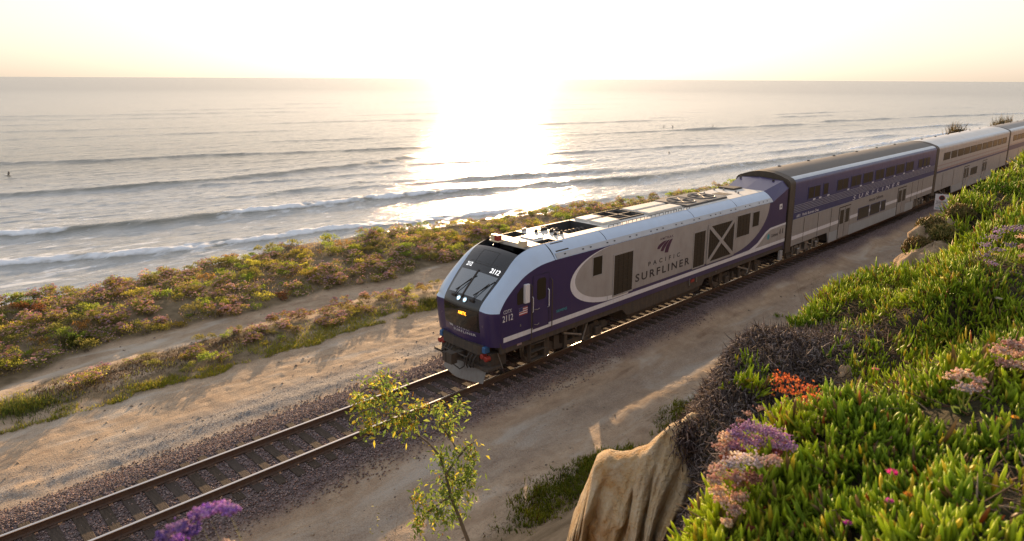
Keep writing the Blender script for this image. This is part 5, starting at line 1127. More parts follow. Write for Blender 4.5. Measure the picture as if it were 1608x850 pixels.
# ------------------------------------------------------------------ ice plants on the landward bluff
def surf_n(x, y, e=.06):
    z = Lz(x, y); zx = (Lz(x + e, y) - Lz(x - e, y)) / (2 * e); zy = (Lz(x, y + e) - Lz(x, y - e)) / (2 * e); n = np.stack([-zx, -zy, np.ones_like(x)], 1); return z, n / np.linalg.norm(n, axis=1, keepdims=True)
def dead_zone(x, y):       # grey-brown dead mat on the shoulder beside the outcrop
    a = np.exp(-(((x - 6.2) / 1.75) ** 2 + ((y + 13.2) / .95) ** 2) ** 1.5); b_ = np.exp(-(((x - 4.6) / .8) ** 2 + ((y + 14.15) / .5) ** 2)); return np.clip(a + b_, 0, 1)
def ice_mat(name, x, y, z, nrm, L0, L1, r0, per, label, palette=0, prof=(.55, 1., .95, .62), zlift=0.):
    n = len(x); idx_ = np.repeat(np.arange(n), per); m = len(idx_); sz_ = np.clip(.85 + .55 * fbm(x * 3, y * 3, 707, 2) + rng.normal(size=n) * .25, .42, 1.75)[idx_]; ax = nrm[idx_] * .55 + np.array([.0, -.05, .75]); tilt = rng.normal(size=(n, 3)) * .42; ax = ax + tilt[idx_]
    D = ax + unit(m) * rng.uniform(.2, .85, (m, 1)); D[:, 2] = np.maximum(D[:, 2], .1)
    z = z + .22 * fbm(x * 2.2, y * 2.2, 706, 3) * min(1, L0 * 14)
    P = np.stack([x, y, z + zlift], 1)[idx_] + rng.normal(size=(m, 3)) * np.array([.016, .016, .012]) * (L0 / .05) + ax * rng.uniform(-.02, .05, (m, 1)) * (L0 / .05)
    V, F, T = fingers(P, D, rng.uniform(L0, L1, m) * sz_, rng.uniform(.85, 1.15, m) * r0 * sz_ ** .5, np.where(rng.uniform(0, 1, m) < .2, rng.uniform(-.55, -.1, m), rng.uniform(.0, .35, m)), list(prof), 3)
    k = len(prof) * 3 + 1; tone = np.clip(fbm(x * 1.3, y * 1.3, 701, 3) * 1.2 + rng.uniform(-.35, .35, n) + .45, 0, 1)[idx_][:, None]
    ca = np.array([(.21, .33, .025), (.46, .56, .04)]); c0 = ca[0] * (1 - tone) + ca[1] * tone; c0 = c0 * rng.uniform(.75, 1.3, (m, 1))
    yel = rng.uniform(0, 1, m) < .07 + .07 * palette; c0[yel] = np.array((.55, .47, .05)) * rng.uniform(.7, 1.2, (yel.sum(), 1)); red = rng.uniform(0, 1, m) < .012; c0[red] = np.array((.38, .13, .04)) * rng.uniform(.7, 1.1, (red.sum(), 1))
    dry = rng.uniform(0, 1, m) < .05; c0[dry] = np.array((.26, .18, .09)) * rng.uniform(.6, 1.3, (dry.sum(), 1))
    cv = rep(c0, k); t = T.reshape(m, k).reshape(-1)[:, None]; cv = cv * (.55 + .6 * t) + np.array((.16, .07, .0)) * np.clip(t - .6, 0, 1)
    return V, F, cv
parts = []
def scatter(n, xr, yr, f):
    x = rng.uniform(*xr, n); y = rng.uniform(*yr, n); k = rng.uniform(0, 1, n) < f(x, y); return x[k], y[k]
dist = lambda x, y: np.hypot(x, y - CAM_Y)
lipd = lambda x, y: y - lip_y(x)
holes = lambda x, y: np.clip((fbm(x * 1.7, y * 1.7, 702, 3) + .40) * 4, .08, 1) * (1 - .95 * np.exp(-(((x - 13.2) / 1.9) ** 2 + ((y + 12.75) / .42) ** 2) ** 2))
no_rock = lambda x, y: 1 - np.exp(-(((x - 4.6) / .8) ** 2 + ((y + 12.9) / .5) ** 2) ** 2)
alive = lambda x, y: np.clip(1 - 1.5 * dead_zone(x, y), 0, 1) * holes(x, y)
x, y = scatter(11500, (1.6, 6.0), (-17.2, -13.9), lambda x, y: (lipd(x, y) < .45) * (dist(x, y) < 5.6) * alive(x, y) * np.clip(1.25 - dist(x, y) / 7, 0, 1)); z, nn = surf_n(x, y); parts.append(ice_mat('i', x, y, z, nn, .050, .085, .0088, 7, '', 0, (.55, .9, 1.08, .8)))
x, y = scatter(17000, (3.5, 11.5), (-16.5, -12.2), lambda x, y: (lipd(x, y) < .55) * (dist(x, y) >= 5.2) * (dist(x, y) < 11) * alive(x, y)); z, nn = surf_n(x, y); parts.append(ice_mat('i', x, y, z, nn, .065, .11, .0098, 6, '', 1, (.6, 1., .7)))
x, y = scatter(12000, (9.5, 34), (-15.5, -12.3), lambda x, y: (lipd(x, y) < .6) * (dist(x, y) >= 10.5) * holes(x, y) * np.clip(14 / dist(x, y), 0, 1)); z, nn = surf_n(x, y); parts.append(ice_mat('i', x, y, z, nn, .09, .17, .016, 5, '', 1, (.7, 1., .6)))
for px_, py_, n_ in ((1185, 590, 34), (1175, 625, 26), (1205, 610, 16), (1255, 520, 30), (1240, 505, 26), (1290, 500, 30), (1220, 500, 26), (1215, 520, 16)):
    c = ghit(px_, py_, .02, 3.6); x = c[0] + rng.normal(size=n_) * .07; y = c[1] + rng.normal(size=n_) * .07; z, nn = surf_n(x, y); parts.append(ice_mat('i', x, y, z + .06, nn, .06, .10, .009, 6, '', 0))
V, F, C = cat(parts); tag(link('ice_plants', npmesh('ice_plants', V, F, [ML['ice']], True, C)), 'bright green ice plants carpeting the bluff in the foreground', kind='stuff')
# ice plants at the foot of the slope
toep = lambda x: -5.7 + .5 * fbm(x * .3, x * 0 + 8, 31, 3)
def ftoe(x, y): 
    g1 = np.exp(-(((x - 12.3) / 2.2) ** 2 + ((y + 6.1) / .75) ** 2) ** 2); g2 = np.exp(-(((x - 18.3) / 1.7) ** 2 + ((y + 6.2) / .75) ** 2) ** 2); return np.clip(g1 + g2, 0, 1)
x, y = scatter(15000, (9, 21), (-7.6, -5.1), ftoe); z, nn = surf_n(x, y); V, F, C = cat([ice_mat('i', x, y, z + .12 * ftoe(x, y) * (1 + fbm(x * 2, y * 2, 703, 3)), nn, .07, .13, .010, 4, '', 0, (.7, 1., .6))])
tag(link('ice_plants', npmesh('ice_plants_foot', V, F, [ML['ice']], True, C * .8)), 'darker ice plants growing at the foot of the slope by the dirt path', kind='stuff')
# dead mat
def curls(n, xf, L0, L1, r0, cols, bendr=(-1.4, .6)):
    x, y = xf; z, nn = surf_n(x, y); n = len(x); P = np.stack([x, y, z + rng.uniform(.0, .16, n) * dead_zone(x, y)], 1); D = unit(n) + nn * .35 + np.array([0, 0, -.2])
    V, F, T = fingers(P, D, rng.uniform(L0, L1, n), r0, rng.uniform(*bendr, n), [.8, 1, .9, .7, .4], 3); c = np.array(cols)[rng.integers(0, len(cols), n)] * rng.uniform(.55, 1.35, (n, 1)); return V, F, rep(c, 16)
x, y = scatter(110000, (3.4, 8.4), (-15, -12.0), lambda x, y: np.clip(dead_zone(x, y) * 1.5 - .15, 0, 1))
deadc = [(.10, .072, .07), (.16, .125, .125), (.06, .042, .04), (.23, .19, .185), (.13, .085, .062)]
V, F, C = cat([curls(0, (x[:34000], y[:34000]), .03, .12, .0050, deadc)]); tag(link('dead_plants', npmesh('dead_plants', V, F, [ML['dead']], False, C)), 'matted grey-brown dead ice plant stems draped over the bluff shoulder', kind='stuff')
# dead fringe hanging over the outcrop
I0 = int(np.argmin(np.linalg.norm(Rg - cray(1078, 657, 6.6), axis=1))); ui = rng.integers(I0, NU, 6500); tt = rng.uniform(0, 1, 6500); P = Rg[ui].copy() + rng.normal(size=(6500, 3)) * np.array([.07, .06, .03]); frac = np.clip((ui - I0) / (NU - I0) / .7, 0, 1.3); dpt = rng.uniform(-.04, .10, 6500) + rng.uniform(0, 1, 6500) * frac * 1.2
P[:, 2] -= dpt; P[:, :2] += nf[ui] * (.10 + .17 * dpt + rng.uniform(0, .16, 6500))[:, None]
V, F, T = fingers(P, unit(6500) * .8 + np.array([0, 0, -.9]), rng.uniform(.03, .09, 6500), .0055, rng.uniform(-.8, .2, 6500), [.8, 1, .9, .7, .4], 3); c = np.array(deadc)[rng.integers(0, 5, 6500)] * .9 * rng.uniform(.5, 1.3, (6500, 1))
tag(link('dead_plants', npmesh('dead_fringe', V, F, [ML['dead']], False, rep(c, 16))), 'dead stems hanging over the top of the sandstone outcrop', kind='stuff')
def tangle(n, xr, yr, f, L0, L1, r, cols, label, lift=(0, .05)):
    x, y = scatter(n, xr, yr, f); z, nn = surf_n(x, y); n = len(x); P = np.stack([x, y, z + rng.uniform(*lift, n)], 1); D = unit(n) * np.array([1, 1, .25]) + nn * .3
    V, F, T = fingers(P, D, rng.uniform(L0, L1, n), r, rng.uniform(-.25, .1, n), [1, .95, .8, .5], 3); c = np.array(cols)[rng.integers(0, len(cols), n)] * rng.uniform(.6, 1.3, (n, 1)); tag(link('dead_plants', npmesh('dead_tangle', V, F, [ML['dead']], False, rep(c, 13))), label, kind='stuff')
tangle(26000, (1.8, 16), (-16.8, -12.5), lambda x, y: (lipd(x, y) < .4) * np.clip(1.15 - holes(x, y), 0.10, 1), .06, .22, .004, [(.20, .14, .08), (.13, .09, .06), (.26, .20, .13), (.18, .10, .06)], 'dry brown stems showing through gaps in the ice plants', (.0, .09))
# dirt debris and twigs on the near verge
x, y = scatter(1500, (7, 30), (-6.2, -4.6), lambda x, y: np.clip(fbm(x, y, 705, 3) * 3, 0, 1)); n = len(x); V, F, T = fingers(np.stack([x, y, Lz(x, y) + .01], 1), unit(n) * np.array([1, 1, .15]), rng.uniform(.05, .22, n), .004, 0, [1, .8], 3)
tag(link('twig_litter', npmesh('twig_litter', V, F, [ML['dead']], False, np.broadcast_to(np.array((.14, .10, .07)), (len(V), 3)))), 'dry twigs littering the near side of the dirt path', kind='stuff')

# ------------------------------------------------------------------ flowers
def head(P, spread, n, r, pal, z=1.):
    q = rng.normal(size=(n, 3)) * np.array(spread); C_ = np.array(pal)[rng.integers(0, len(pal), n)] * rng.uniform(.75, 1.2, (n, 1)); V, F = icoball(0, np.asarray(P) + q, rng.uniform(.7, 1.2, n) * r); return V, F, rep(C_, 6)
LAV = [(.62, .34, .55), (.70, .42, .58), (.52, .30, .56), (.74, .50, .58)]; FADE = [(.78, .52, .38), (.84, .64, .46), (.70, .42, .34), (.74, .56, .50)]; PALE = [(.80, .68, .62), (.86, .72, .56), (.70, .60, .64)]
def lavender(name, loc, heads, label, floret=.0055, k=46, stems=True, foot=None, grp=None):
    """heads: list of (dx,dy,dz,width,palette)"""
    e = empty(name, tuple(loc), label, 'flowering plant', grp)
    for dx, dy, dz, wd, pal in heads:
        V, F, C_ = head((dx, dy, dz), (wd, wd, wd * .42), k, floret, pal); tag(link('flower_head', npmesh('flower_head', V, F, [ML['flower']], False, C_), e), kind='stuff')
    H = np.array([h[:3] for h in heads]); f0 = np.array(foot if foot is not None else (0, 0, -.16)); n = len(H); D = H - f0; L = np.linalg.norm(D, axis=1)
    V, F, T = fingers(np.repeat(f0[None], n, 0) + rng.normal(size=(n, 3)) * .006, D, L, .0028, 0, [1, .8, .6], 4); link('stems', npmesh('stems', V, F, [ML['stem']], False, np.broadcast_to(np.array((.20, .19, .05)), (len(V), 3))), e)
    n = 10; V, F = leaves(np.repeat(f0[None], n, 0), unit(n, .1) + np.array([0, 0, .2]), .07, .035); link('leaf', npmesh('leaf', V, F, [ML['leaf']], False, np.broadcast_to(np.array((.06, .10, .02)), (len(V), 3))), e)
    return e
def cluster(px, py, d, specs):    # picture offsets (pixels) of each head around the clump centre -> metres there
    by = max(o_[1] for o_ in specs); c0 = ghit(px, py + by, .17); d = float(np.linalg.norm(c0 - camP)) if d > 2.5 else d; c = cray(px, py, d); out = []; k = d / F_PX
    for ox, oy, wpx, pal in specs:
        off = np.array(r2) * ox * k + np.array(u2) * (-oy) * k + np.array(fw) * random.uniform(-.03, .03); out.append((*off, wpx * k * (.72 if d > 2.5 else .43), pal))
    return c, out
def foot_of(c): return (0, 0, float(Lz(c[0], c[1])[0]) - c[2] - .01)
cl = cluster(1185, 690, 3.7, [(-45, 12, 9, FADE), (-38, -2, 8, FADE), (-22, -8, 9, LAV), (-5, -16, 10, LAV), (12, -13, 10, LAV), (28, -8, 9, LAV), (40, 0, 9, LAV), (48, 8, 7, LAV), (-30, 10, 8, LAV), (-10, 2, 10, LAV), (10, 4, 10, LAV), (28, 8, 8, LAV), (-20, 18, 7, [(.42, .12, .08)]), (25, 14, 7, [(.45, .14, .10)]), (-42, 24, 6, [(.45, .13, .06)])])
lavender('sea_lavender', cl[0], cl[1], 'large violet sea lavender bloom beside the dead mat in the foreground', k=130, floret=.0062, foot=foot_of(cl[0]))
cl = cluster(1168, 752, 3.45, [(-38, -16, 8, FADE), (-20, -24, 9, PALE), (0, -26, 10, PALE), (20, -22, 9, PALE), (38, -28, 8, FADE), (-42, 0, 8, FADE), (-36, 16, 8, FADE), (-28, 30, 8, FADE), (-15, 40, 7, FADE), (-5, 6, 8, [(.45, .22, .12), (.4, .3, .1)]), (10, -5, 8, [(.45, .25, .15)]), (-14, -6, 8, FADE), (-5, 26, 7, FADE), (-25, 60, 5, FADE), (12, 70, 5, [(.42, .14, .08)])])
lavender('sea_lavender', cl[0], cl[1], 'cream and dusty pink sea lavender bloom under the large violet one', k=120, floret=.0062, foot=foot_of(cl[0]))
cl = cluster(1195, 655, 4.0, [(-30, 5, 4, FADE), (-18, -6, 5, FADE), (0, -12, 5, FADE), (15, -4, 5, FADE), (22, 6, 4, FADE), (30, -18, 3, FADE)])
lavender('sea_lavender', cl[0], cl[1], 'sparse peach sea lavender heads just above the large violet bloom', k=34, foot=foot_of(cl[0]))
cl = cluster(1575, 375, 7.0, [(-22, 20, 6, PALE), (-20, 8, 6, LAV), (-16, -2, 6, PALE), (-8, -10, 6, LAV), (4, -13, 6, PALE), (14, -14, 6, LAV), (24, -13, 6, PALE), (-8, 14, 6, LAV), (8, 8, 5, LAV), (-16, 30, 5, PALE)])
lavender('sea_lavender', cl[0], [(a, b_, c_, w_, [(.48, .36, .48), (.42, .30, .48)]) for a, b_, c_, w_, p_ in cl[1]], 'pale lilac sea lavender arching over the ice plants at upper right', floret=.008, k=40, foot=foot_of(cl[0]))
cl = cluster(1603, 385, 7.0, [(0, -10, 5, FADE), (3, 2, 5, FADE), (2, 14, 5, FADE)]); lavender('sea_lavender', cl[0], cl[1], 'pinkish sea lavender cut by the right frame edge, upper of two', floret=.008, k=40, foot=foot_of(cl[0]))
cl = cluster(1585, 562, 4.6, [(-12, -10, 7, FADE), (2, -18, 7, FADE), (14, -14, 7, FADE), (-6, 6, 8, FADE), (10, 8, 8, FADE), (20, -2, 7, FADE), (26, -20, 6, FADE)])
lavender('sea_lavender', cl[0], cl[1], 'dusty pink sea lavender near the right frame edge at mid height', k=100, floret=.007, foot=foot_of(cl[0]))
cl = cluster(1518, 600, 4.4, [(-14, -6, 6, FADE), (0, -10, 6, FADE), (12, -4, 6, FADE), (-6, 6, 7, PALE), (10, 6, 6, FADE)])
lavender('sea_lavender', cl[0], cl[1], 'small rounded pink and white sea lavender just left of the edge one', k=100, floret=.007, foot=foot_of(cl[0]))
cl = cluster(305, 822, 2.3, [(-52, 32, 12, LAV), (-36, 14, 12, LAV), (-18, 2, 12, LAV), (0, -8, 12, LAV), (18, -16, 12, LAV), (34, -20, 11, LAV), (48, -18, 9, LAV), (-30, 30, 12, [(.30, .14, .55)]), (-8, 14, 10, [(.3, .15, .52)])])
VIV = [(.50, .27, .55), (.38, .19, .52), (.58, .36, .55), (.33, .16, .52)]
lavender('sea_lavender', cl[0], [(a, b_, c_, w_, VIV if len(p_) > 1 else p_) for a, b_, c_, w_, p_ in cl[1]], 'vivid purple sea lavender spray at the bottom left over the rails', floret=.006, k=170, foot=(.18, -.45, -.75))
cl = cluster(345, 856, 2.3, [(-12, 4, 9, PALE), (5, 2, 9, FADE)]); lavender('sea_lavender', cl[0], cl[1], 'pale pink bloom cut by the bottom edge under the vivid purple spray', k=60, foot=(.15, -.42, -.72))
def iceflower(px, py, d, colr, label, r=.026, nm='ice_plant_flower'):
    c = ghit(px, py, .155); r *= np.linalg.norm(c - camP) / d; e = empty(nm, tuple(c), label, 'flower'); n = 34; a = np.linspace(0, 2 * math.pi * 3, n, endpoint=False); D = np.stack([np.cos(a), np.sin(a), np.linspace(.15, 1.1, n)], 1); D[:, 1] -= .15
    V, F = leaves(np.zeros((n, 3)) + D * .003, D, np.linspace(r, r * .55, n), r * .22); link('petals', npmesh('petals', V, F, [ML['flower']], False, rep(np.array(colr) * rng.uniform(.8, 1.2, (n, 1)), 5)), e)
    V, F, C_ = head((0, 0, .006), (.003, .003, .002), 14, .0028, [(.5, .4, .08)]); link('stamens', npmesh('stamens', V, F, [ML['flower']], False, C_), e)
    V, F, T = fingers(np.array([[0, 0, -.05]]), np.array([[0, 0, 1.]]), .05, .005, 0, [1, 1, 1.4], 5); link('stem', npmesh('stem', V, F, [ML['ice']], False, np.broadcast_to(np.array((.09, .14, .03)), (len(V), 3))), e)
MAG, PNK, CRM, ORG = (.62, .03, .32), (.55, .17, .22), (.60, .52, .16), (.60, .22, .03)
for a in ((1402, 744, 3.4, MAG, 'bright magenta ice plant flower low in the foreground, largest of the magenta ones', .03), (1396, 788, 3.2, (.5, .04, .38), 'half-closed purple ice plant flower below the bright magenta one', .02), (1331, 823, 3.05, (.36, .02, .32), 'dark purple ice plant flower lowest in the foreground', .02),
          (1426, 778, 3.3, ORG, 'orange-yellow ice plant flower right of the magenta one', .02), (1375, 581, 5.2, PNK, 'pink ice plant flower beside the dark dead mat', .028), (1505, 518, 6.4, (.6, .14, .2), 'coral pink ice plant flower below centre of the mat', .032), (1533, 488, 6.6, (.55, .2, .22), 'faded pink ice plant flower nearest the pink pair on the right', .028),
          (1524, 454, 7.0, (.55, .17, .2), 'rose pink ice plant flower left of the pale cream one', .03), (1568, 470, 6.6, (.62, .5, .42), 'pale cream-pink ice plant flower at the right of the mat', .032), (1580, 487, 6.4, PNK, 'small pink ice plant flower by the right frame edge', .03), (1471, 421, 9.0, CRM, 'cream yellow ice plant flower nearest the sandstone ledges', .04),
          (1482, 438, 8.3, CRM, 'pale yellow ice plant flower second from the sandstone ledges', .04), (1547, 443, 7.4, CRM, 'large lemon ice plant flower below the lilac sea lavender', .036), (1565, 401, 7.8, CRM, 'lemon ice plant flower just under the lilac sea lavender', .036), (1421, 455, 9.4, CRM, 'cream ice plant flower on the left part of the mat', .034),
          (1472, 410, 10, (.5, .12, .12), 'tiny red ice plant flower above the cream ones', .034), (1326, 518, 7.4, CRM, 'cream bud on the tuft above the dead mat', .024), (1378, 536, 6.6, CRM, 'small yellow bud between dead mat and coral flower', .022), (1594, 657, 4.0, ORG, 'orange ice plant flower at the right frame edge in the foreground', .02)):
    iceflower(*a[:5], r=a[5])
# orange-red dried flower stalk
c = cray(1262, 668, 4.3); e = empty('dried_flower_stalk', tuple(c), 'orange-red dried flower stalk standing against the dead mat', 'flowering plant'); k_ = 4.3 / F_PX
P0, DD, LL = [], [], []
for ox, oy in ((-38, -62), (-26, -66), (-14, -62), (-4, -52), (8, -50), (18, -40), (-30, -48), (-18, -45), (0, -35)):
    v_ = np.array(r2) * ox * k_ - np.array(u2) * oy * k_; P0.append((0, 0, 0)); DD.append(v_); LL.append(np.linalg.norm(v_))
V, F, T = fingers(np.array(P0, float), np.array(DD), np.array(LL), .0035, .05, [1, .8, .6, .5], 4); link('stem', npmesh('stem', V, F, [ML['stem']], False, np.broadcast_to(np.array((.22, .15, .05)), (len(V), 3))), e)
P = np.concatenate([d_ + rng.normal(size=(34, 3)) * np.array([.022, .022, .014]) for d_ in DD]); n = len(P); V, F = leaves(P, unit(n, -.2) + np.array([0, 0, .5]), .018, .009); tag(link('bracts', npmesh('bracts', V, F, [ML['flower']], False, rep(np.array([(.48, .07, .03), (.52, .11, .03)])[rng.integers(0, 2, n)] * rng.uniform(.7, 1.2, (n, 1)), 5)), e), kind='stuff')
# ochre succulents on the ledge
for (px, py, d, w_, lb) in ((1462, 360, 14.6, .52, 'ochre succulent cushion on the ledge right below the warning sign'), (1442, 392, 13.2, .42, 'ochre succulent cushion on the lower ledge'), (1508, 340, 15.8, .45, 'ochre succulent cushion farthest along the ledge'), (1478, 372, 13.9, .4, 'green-tinged succulent cushion between the ochre ones')):
    c = ghit(px, py, .10, 9); n = 1500; q = unit(n, -.2) * np.array([w_ * .8, .24, .20]) * rng.uniform(.5, 1, (n, 1)); V, F, T = fingers(c + q, unit(n, 0) + np.array([0, 0, .8]), rng.uniform(.04, .07, n), .012, .1, [.7, 1, .6], 3)
    cc = np.array([(.26, .17, .06), (.32, .22, .09), (.20, .15, .05), (.15, .15, .04)])[rng.integers(0, 4, n)] * rng.uniform(.7, 1.25, (n, 1)); tag(link('succulent', npmesh('succulent', V - c, F, [ML['ice']], True, rep(cc, 10)), None, tuple(c)), lb, 'plant')

# ------------------------------------------------------------------ yellow-flowered tree tobacco
def tree_tobacco():
    base = cray(748, 930, 8.2); e = empty('tobacco_shrub_tree', tuple(base), 'slender leaning young tree with grey-green leaves and yellow blossoms in front of the rails', 'tree')
    def P_(px, py, d=8.0): return cray(px, py, d) - base
    trunk = [P_(748, 930, 8.2), P_(735, 850), P_(722, 815), P_(708, 780), P_(700, 745)]
    b = MB(); b.tube(trunk, [.028, .022, .018, .016, .014], 8); link('trunk', b.mesh('trunk', bark_m, (0, 0, 0), True), e)
    br = [[P_(700, 745), P_(690, 715), P_(672, 695), P_(652, 680), P_(640, 650, 7.8), P_(615, 620, 7.7)], [P_(652, 680), P_(630, 640, 8.1), P_(605, 610, 8.1), P_(595, 590, 8.1)], [P_(640, 650, 7.8), P_(600, 650, 7.7), P_(575, 665, 7.7)], [P_(700, 745), P_(722, 715, 8.1), P_(708, 690, 8.2), P_(700, 655, 8.2)],
          [P_(722, 715, 8.1), P_(735, 700, 8.1), P_(745, 695, 8.1)], [P_(708, 780), P_(690, 790, 7.8), P_(672, 805, 7.7), P_(660, 820, 7.7)], [P_(700, 745), P_(715, 755), P_(728, 750)], [P_(595, 610, 8.1), P_(575, 610, 8.1), P_(555, 625, 8.1)], [P_(640, 650, 7.8), P_(665, 640, 7.9), P_(690, 640, 8.0)], [P_(600, 650, 7.7), P_(585, 640, 7.7), P_(560, 650, 7.7)], [P_(708, 690, 8.2), P_(690, 665, 8.2), P_(715, 640, 8.2)]]
    for q in br:
        b = MB(); b.tube(q, list(np.linspace(.015, .005, len(q))), 6); link('branch', b.mesh('branch', bark_m, (0, 0, 0), True), e)
    blobs = [(600, 600, 26, 13, 1.0, 8.1), (575, 640, 22, 18, 1.2, 7.9), (610, 625, 26, 16, 1.1, 7.9), (625, 655, 30, 14, 1.0, 7.8), (580, 672, 16, 12, 1.3, 7.7), (640, 665, 20, 18, .9, 7.8), (560, 625, 12, 8, 1.2, 8.1), (660, 640, 16, 7, 1.1, 7.9), (720, 640, 12, 14, .5, 8.2), (700, 665, 18, 14, .5, 8.2), (690, 640, 10, 8, .6, 8.0), (705, 740, 22, 28, .22, 8.0),
             (735, 705, 14, 10, .7, 8.1), (742, 720, 10, 10, .6, 8.1), (700, 775, 28, 18, .15, 8.0), (728, 760, 16, 22, .2, 8.0), (665, 800, 16, 16, .9, 7.7), (690, 810, 16, 20, .3, 7.8), (715, 800, 20, 20, .15, 8.1), (735, 745, 12, 14, .3, 8.0), (658, 825, 8, 10, 1.0, 7.7), (695, 715, 14, 10, .2, 8.0), (655, 780, 8, 5, 1.6, 7.8)]
    LV, FV = [], []; lc, fc = [], []
    for px, py, sx_, sy_, yel, d in blobs:
        n = int(3.8 * sx_ * sy_ ** .9 / 10) + 24; c = P_(px, py, d); k = d / F_PX
        q = c + np.outer(rng.normal(size=n) * sx_ * .62 * k, np.array(r2)) + np.outer(rng.normal(size=n) * sy_ * .62 * k, np.array(u2)) + np.outer(rng.normal(size=n) * .07, np.array(fw)); LV.append(q)
        f_ = rng.uniform(0, 1, n)[:, None]; cc = np.array((.09, .15, .025)) * (1 - f_) + np.array((.22, .27, .035)) * f_; ye = rng.uniform(0, 1, n) < yel * .17; cc[ye] = np.array((.50, .40, .035)); lc.append(cc * rng.uniform(.7, 1.3, (n, 1)))
        m = int(yel * n * .45); q = c + np.outer(rng.normal(size=m) * sx_ * .6 * k, np.array(r2)) + np.outer((rng.normal(size=m) * .5 + .15) * sy_ * k, np.array(u2)) + np.outer(rng.normal(size=m) * .06, np.array(fw)); FV.append(q)
    LV, lc = np.concatenate(LV), np.concatenate(lc); n = len(LV); V, F = leaves(LV, unit(n) + np.array([0, 0, -.25]), rng.uniform(.045, .085, n), rng.uniform(.020, .032, n), .15, .2)
    crown = link('crown', npmesh('crown', V, F, [ML['leaf']], False, rep(lc, 5)), e)
    FV = np.concatenate(FV); n = len(FV); V, F, T = fingers(FV, unit(n) + np.array([0, 0, -.5]), rng.uniform(.02, .035, n), .005, 0, [.6, .8, 1.2], 4); link('blossoms', npmesh('blossoms', V, F, [ML['flower']], False, rep(np.array([(.62, .42, .03), (.60, .30, .04)])[rng.integers(0, 2, n)] * rng.uniform(.75, 1.15, (n, 1)), 13)), crown)
bark_m = mat('young_bark', (.11, .085, .055), .8)
tree_tobacco()
# straggly weeds
for (px, py, d, n, sp, lb, colr) in ((1285, 425, 30, 60, 12, 'thin yellow-green weed beside the ballast past the locomotive', (.17, .16, .04)), (592, 832, 13.5, 50, 14, 'thin pale weed at the bottom of the dirt path left of the tree', (.16, .16, .07)), (1185, 600, 7.0, 0, 0, '', None)):
    if not n: continue
    c0 = cray(px, py, d); z0 = float(Lz(c0[0], c0[1])[0]); c = np.array([c0[0], c0[1], z0]); h = max(.35, c0[2] - z0 + .2); e = empty('weed', tuple(c), lb, 'weed'); k = d / F_PX
    a = rng.uniform(0, 6.28, 9); V, F, T = fingers(np.zeros((9, 3)), np.stack([np.cos(a) * .35, np.sin(a) * .35, np.ones(9)], 1), h * rng.uniform(.7, 1.1, 9), .005, .05, [1, .8, .6], 3); link('stem', npmesh('stem', V, F, [ML['stem']], False, np.broadcast_to(np.array((.14, .11, .06)), (len(V), 3))), e)
    q = np.stack([rng.normal(size=n) * sp * k * .6, rng.normal(size=n) * sp * k * .6, h * rng.uniform(.35, 1.1, n)], 1); V, F = leaves(q, unit(n), .06, .03); link('leaves', npmesh('leaves', V, F, [ML['leaf']], False, rep(np.array(colr) * rng.uniform(.7, 1.3, (n, 1)), 5)), e)

# ------------------------------------------------------------------ warning sign
sx0, sy0 = 55.6, -3.35
sg_ = Thing('warning_sign', (sx0, sy0, float(Lz(sx0, sy0)[0])), 'small white warning sign with red emblem on a post beside the second coach', 'sign')
c_ = Vector(cray(1478.5, 317.5, 1)) ; dv = (c_ - Vector((0, CAM_Y, CAM_Z))); tq = (sx0 - 0) / dv.x; ctr = Vector((0, CAM_Y, CAM_Z)) + dv * tq
sg_.e.location = (ctr.x, ctr.y, float(Lz(ctr.x, ctr.y)[0])); sg_.o = Vector(sg_.e.location); sg_.e.rotation_euler = (0, 0, math.atan2(-ctr.x, ctr.y - CAM_Y) * 0 + math.atan2(ctr.y - CAM_Y, ctr.x) - math.pi / 2 )
zt = ctr.z - sg_.o.z; hw_, hh_ = .42, .57
def sgn(name, boxes, mm, par=None):
    m1 = MB()
    for b in boxes: m1.box(*b)
    o = link(name, m1.mesh(name, M[mm]), par or sg_.e); return o
sgn('post', [(-.03, .03, .0, .06, 0, zt + hh_ + .05)], 'steel')
pn = sgn('sign_panel', [(-hw_, hw_, -.03, -.004, zt - hh_, zt + hh_)], 'white')
m1 = MB(); m1.lathe((0, -.030, zt + .30), (0, -1, 0), [(0, .19), (.004, .19), (.004, .14)], 20); link('red_ring', m1.mesh('red_ring', M['red']), pn)
m1 = MB(); m1.lathe((0, -.034, zt + .30), (0, -1, 0), [(0, .14), (.004, .14)], 16); link('emblem', m1.mesh('emblem', M['logodark']), pn)
sgn('rule', [(-.36, .36, -.034, -.0305, zt + .06, zt + .075)], 'logodark', pn)
for body, xa, xb, za, zb, mm in (('DANGER', -.30, .30, -.07, .03, 'logodark'), ('NO TRESPASSING', -.34, .34, -.18, -.11, 'logodark'), ('RAILROAD PROPERTY', -.34, .34, -.50, -.38, 'teal'), ('USE CROSSING', -.25, .25, -.31, -.25, 'grey')):
    V, F = text2d(body, bold=.02); m1 = MB(); m1.add([(xa + u * (xb - xa), -.0345, zt + za + v * (zb - za)) for u, v in V], F); link('lettering', m1.mesh('lettering', M[mm]), pn)

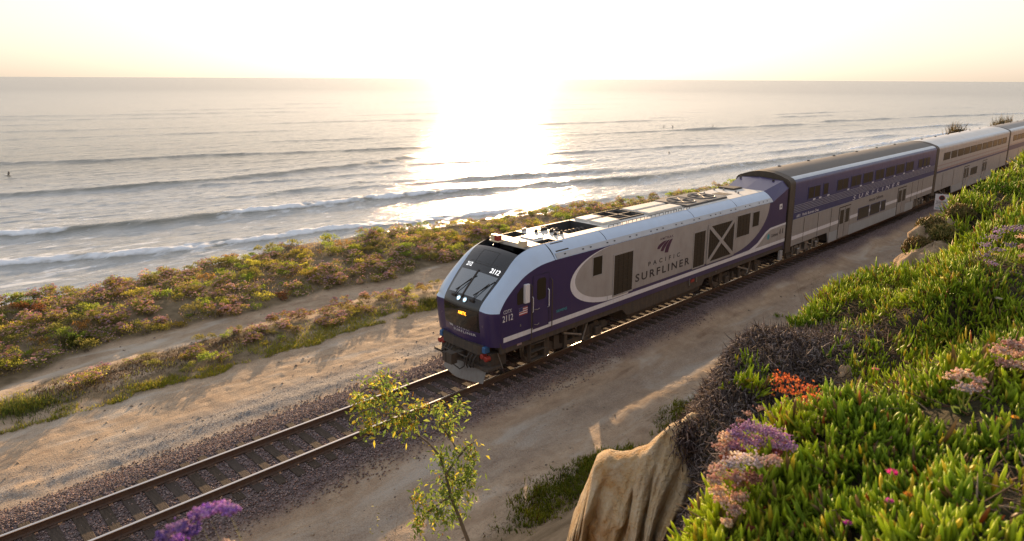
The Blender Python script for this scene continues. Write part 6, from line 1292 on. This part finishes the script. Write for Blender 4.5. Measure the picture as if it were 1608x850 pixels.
# ------------------------------------------------------------------ surfers waiting in the water
wet = mat('black_wetsuit', (.02, .02, .022), .5); skin = mat('skin', (.35, .2, .14), .6); board_m = mat('surfboard_white', (.6, .58, .5), .3); hair = mat('dark_hair', (.03, .02, .015), .8)
def surfer(x, y, rz, lying, label):
    zs = SEA + .12; e = empty('person', (x, y, zs), label, 'person', rz=rz)
    J = [(0, 0, .10), (0, 0, .38), (0, 0, .58), (.02, 0, .68), (.03, 0, .80), (.04, 0, .88), (.16, .16, .08), (.36, .20, -.12), (.16, -.16, .08), (.36, -.20, -.12), (-.01, .20, .55), (.12, .27, .33), (.28, .2, .18), (-.01, -.20, .55), (.12, -.27, .33), (.28, -.2, .18)]
    Rr = [.15, .13, .14, .055, .095, .07, .085, .055, .085, .055, .06, .045, .035, .06, .045, .035]; E = [(0, 1), (1, 2), (2, 3), (3, 4), (4, 5), (0, 6), (6, 7), (0, 8), (8, 9), (2, 10), (10, 11), (11, 12), (2, 13), (13, 14), (14, 15)]
    if lying: J = [(-z * .95 + .3 if False else x_ * .3 + z_ * .9 - .3, y_, .06 + .12 * (z_ > .5) + .1 * (z_ > .75)) for x_, y_, z_ in J]; J[7] = (-.9, .12, .05); J[9] = (-.9, -.12, .05); J[6] = (-.5, .1, .06); J[8] = (-.5, -.1, .06)
    me = bpy.data.meshes.new('body'); me.from_pydata(J, E, []); o = link('body', me, e); md = o.modifiers.new('Skin', 'SKIN'); 
    for v, r in zip(me.skin_vertices[0].data if me.skin_vertices else [], Rr): v.radius = (r, r)
    if not me.skin_vertices:
        bm = bmesh.new(); bm.from_mesh(me); ly = bm.verts.layers.skin.verify()
        for v, r in zip(bm.verts, Rr): v[ly].radius = (r, r)
        bm.verts.ensure_lookup_table(); bm.verts[0][ly].use_root = True; bm.to_mesh(me); bm.free()
    ss = o.modifiers.new('Sub', 'SUBSURF'); ss.levels = 1; ss.render_levels = 1; me.materials.append(wet)
    h = Vector(J[4]); m1 = MB(); m1.lathe(h + Vector((0, 0, .0)), (0, 0, 1), [(-.03, .10), (.04, .115), (.09, .09), (.12, .03)], 12); link('hair', m1.mesh('hair', hair, (0, 0, 0), True), e)
    t = np.linspace(-1, 1, 13); m1 = MB(); m1.loft([[(.1 + 1.1 * q, yy * .27 * math.sqrt(max(.02, 1 - abs(q) ** 2.4)), zz + .10 * max(0, q - .4) ** 2 * 2) for yy, zz in ((-1, .0), (-.7, .03), (.7, .03), (1, 0), (.7, -.03), (-.7, -.03), (-1, 0))] for q in t], True)
    tag(link('surfboard', m1.mesh('surfboard', board_m, (0, 0, 0), True), None, (x, y, zs - .02), (0, 0, rz)), label.replace('surfer', 'surfboard under the surfer'), 'surfboard')
surfer(28, 187, 2.2, False, 'surfer sitting in the water at the far left')
surfer(299, 178.5, 2.0, False, 'surfer of the pair right of the sun glitter, left one')
surfer(302.5, 175.5, 1.2, False, 'surfer of the pair right of the sun glitter, right one')
surfer(323, 164.5, 1.9, False, 'surfer sitting alone just behind the dark wave crest')
surfer(193, 107, .8, True, 'surfer lying and paddling inshore of the long wave')
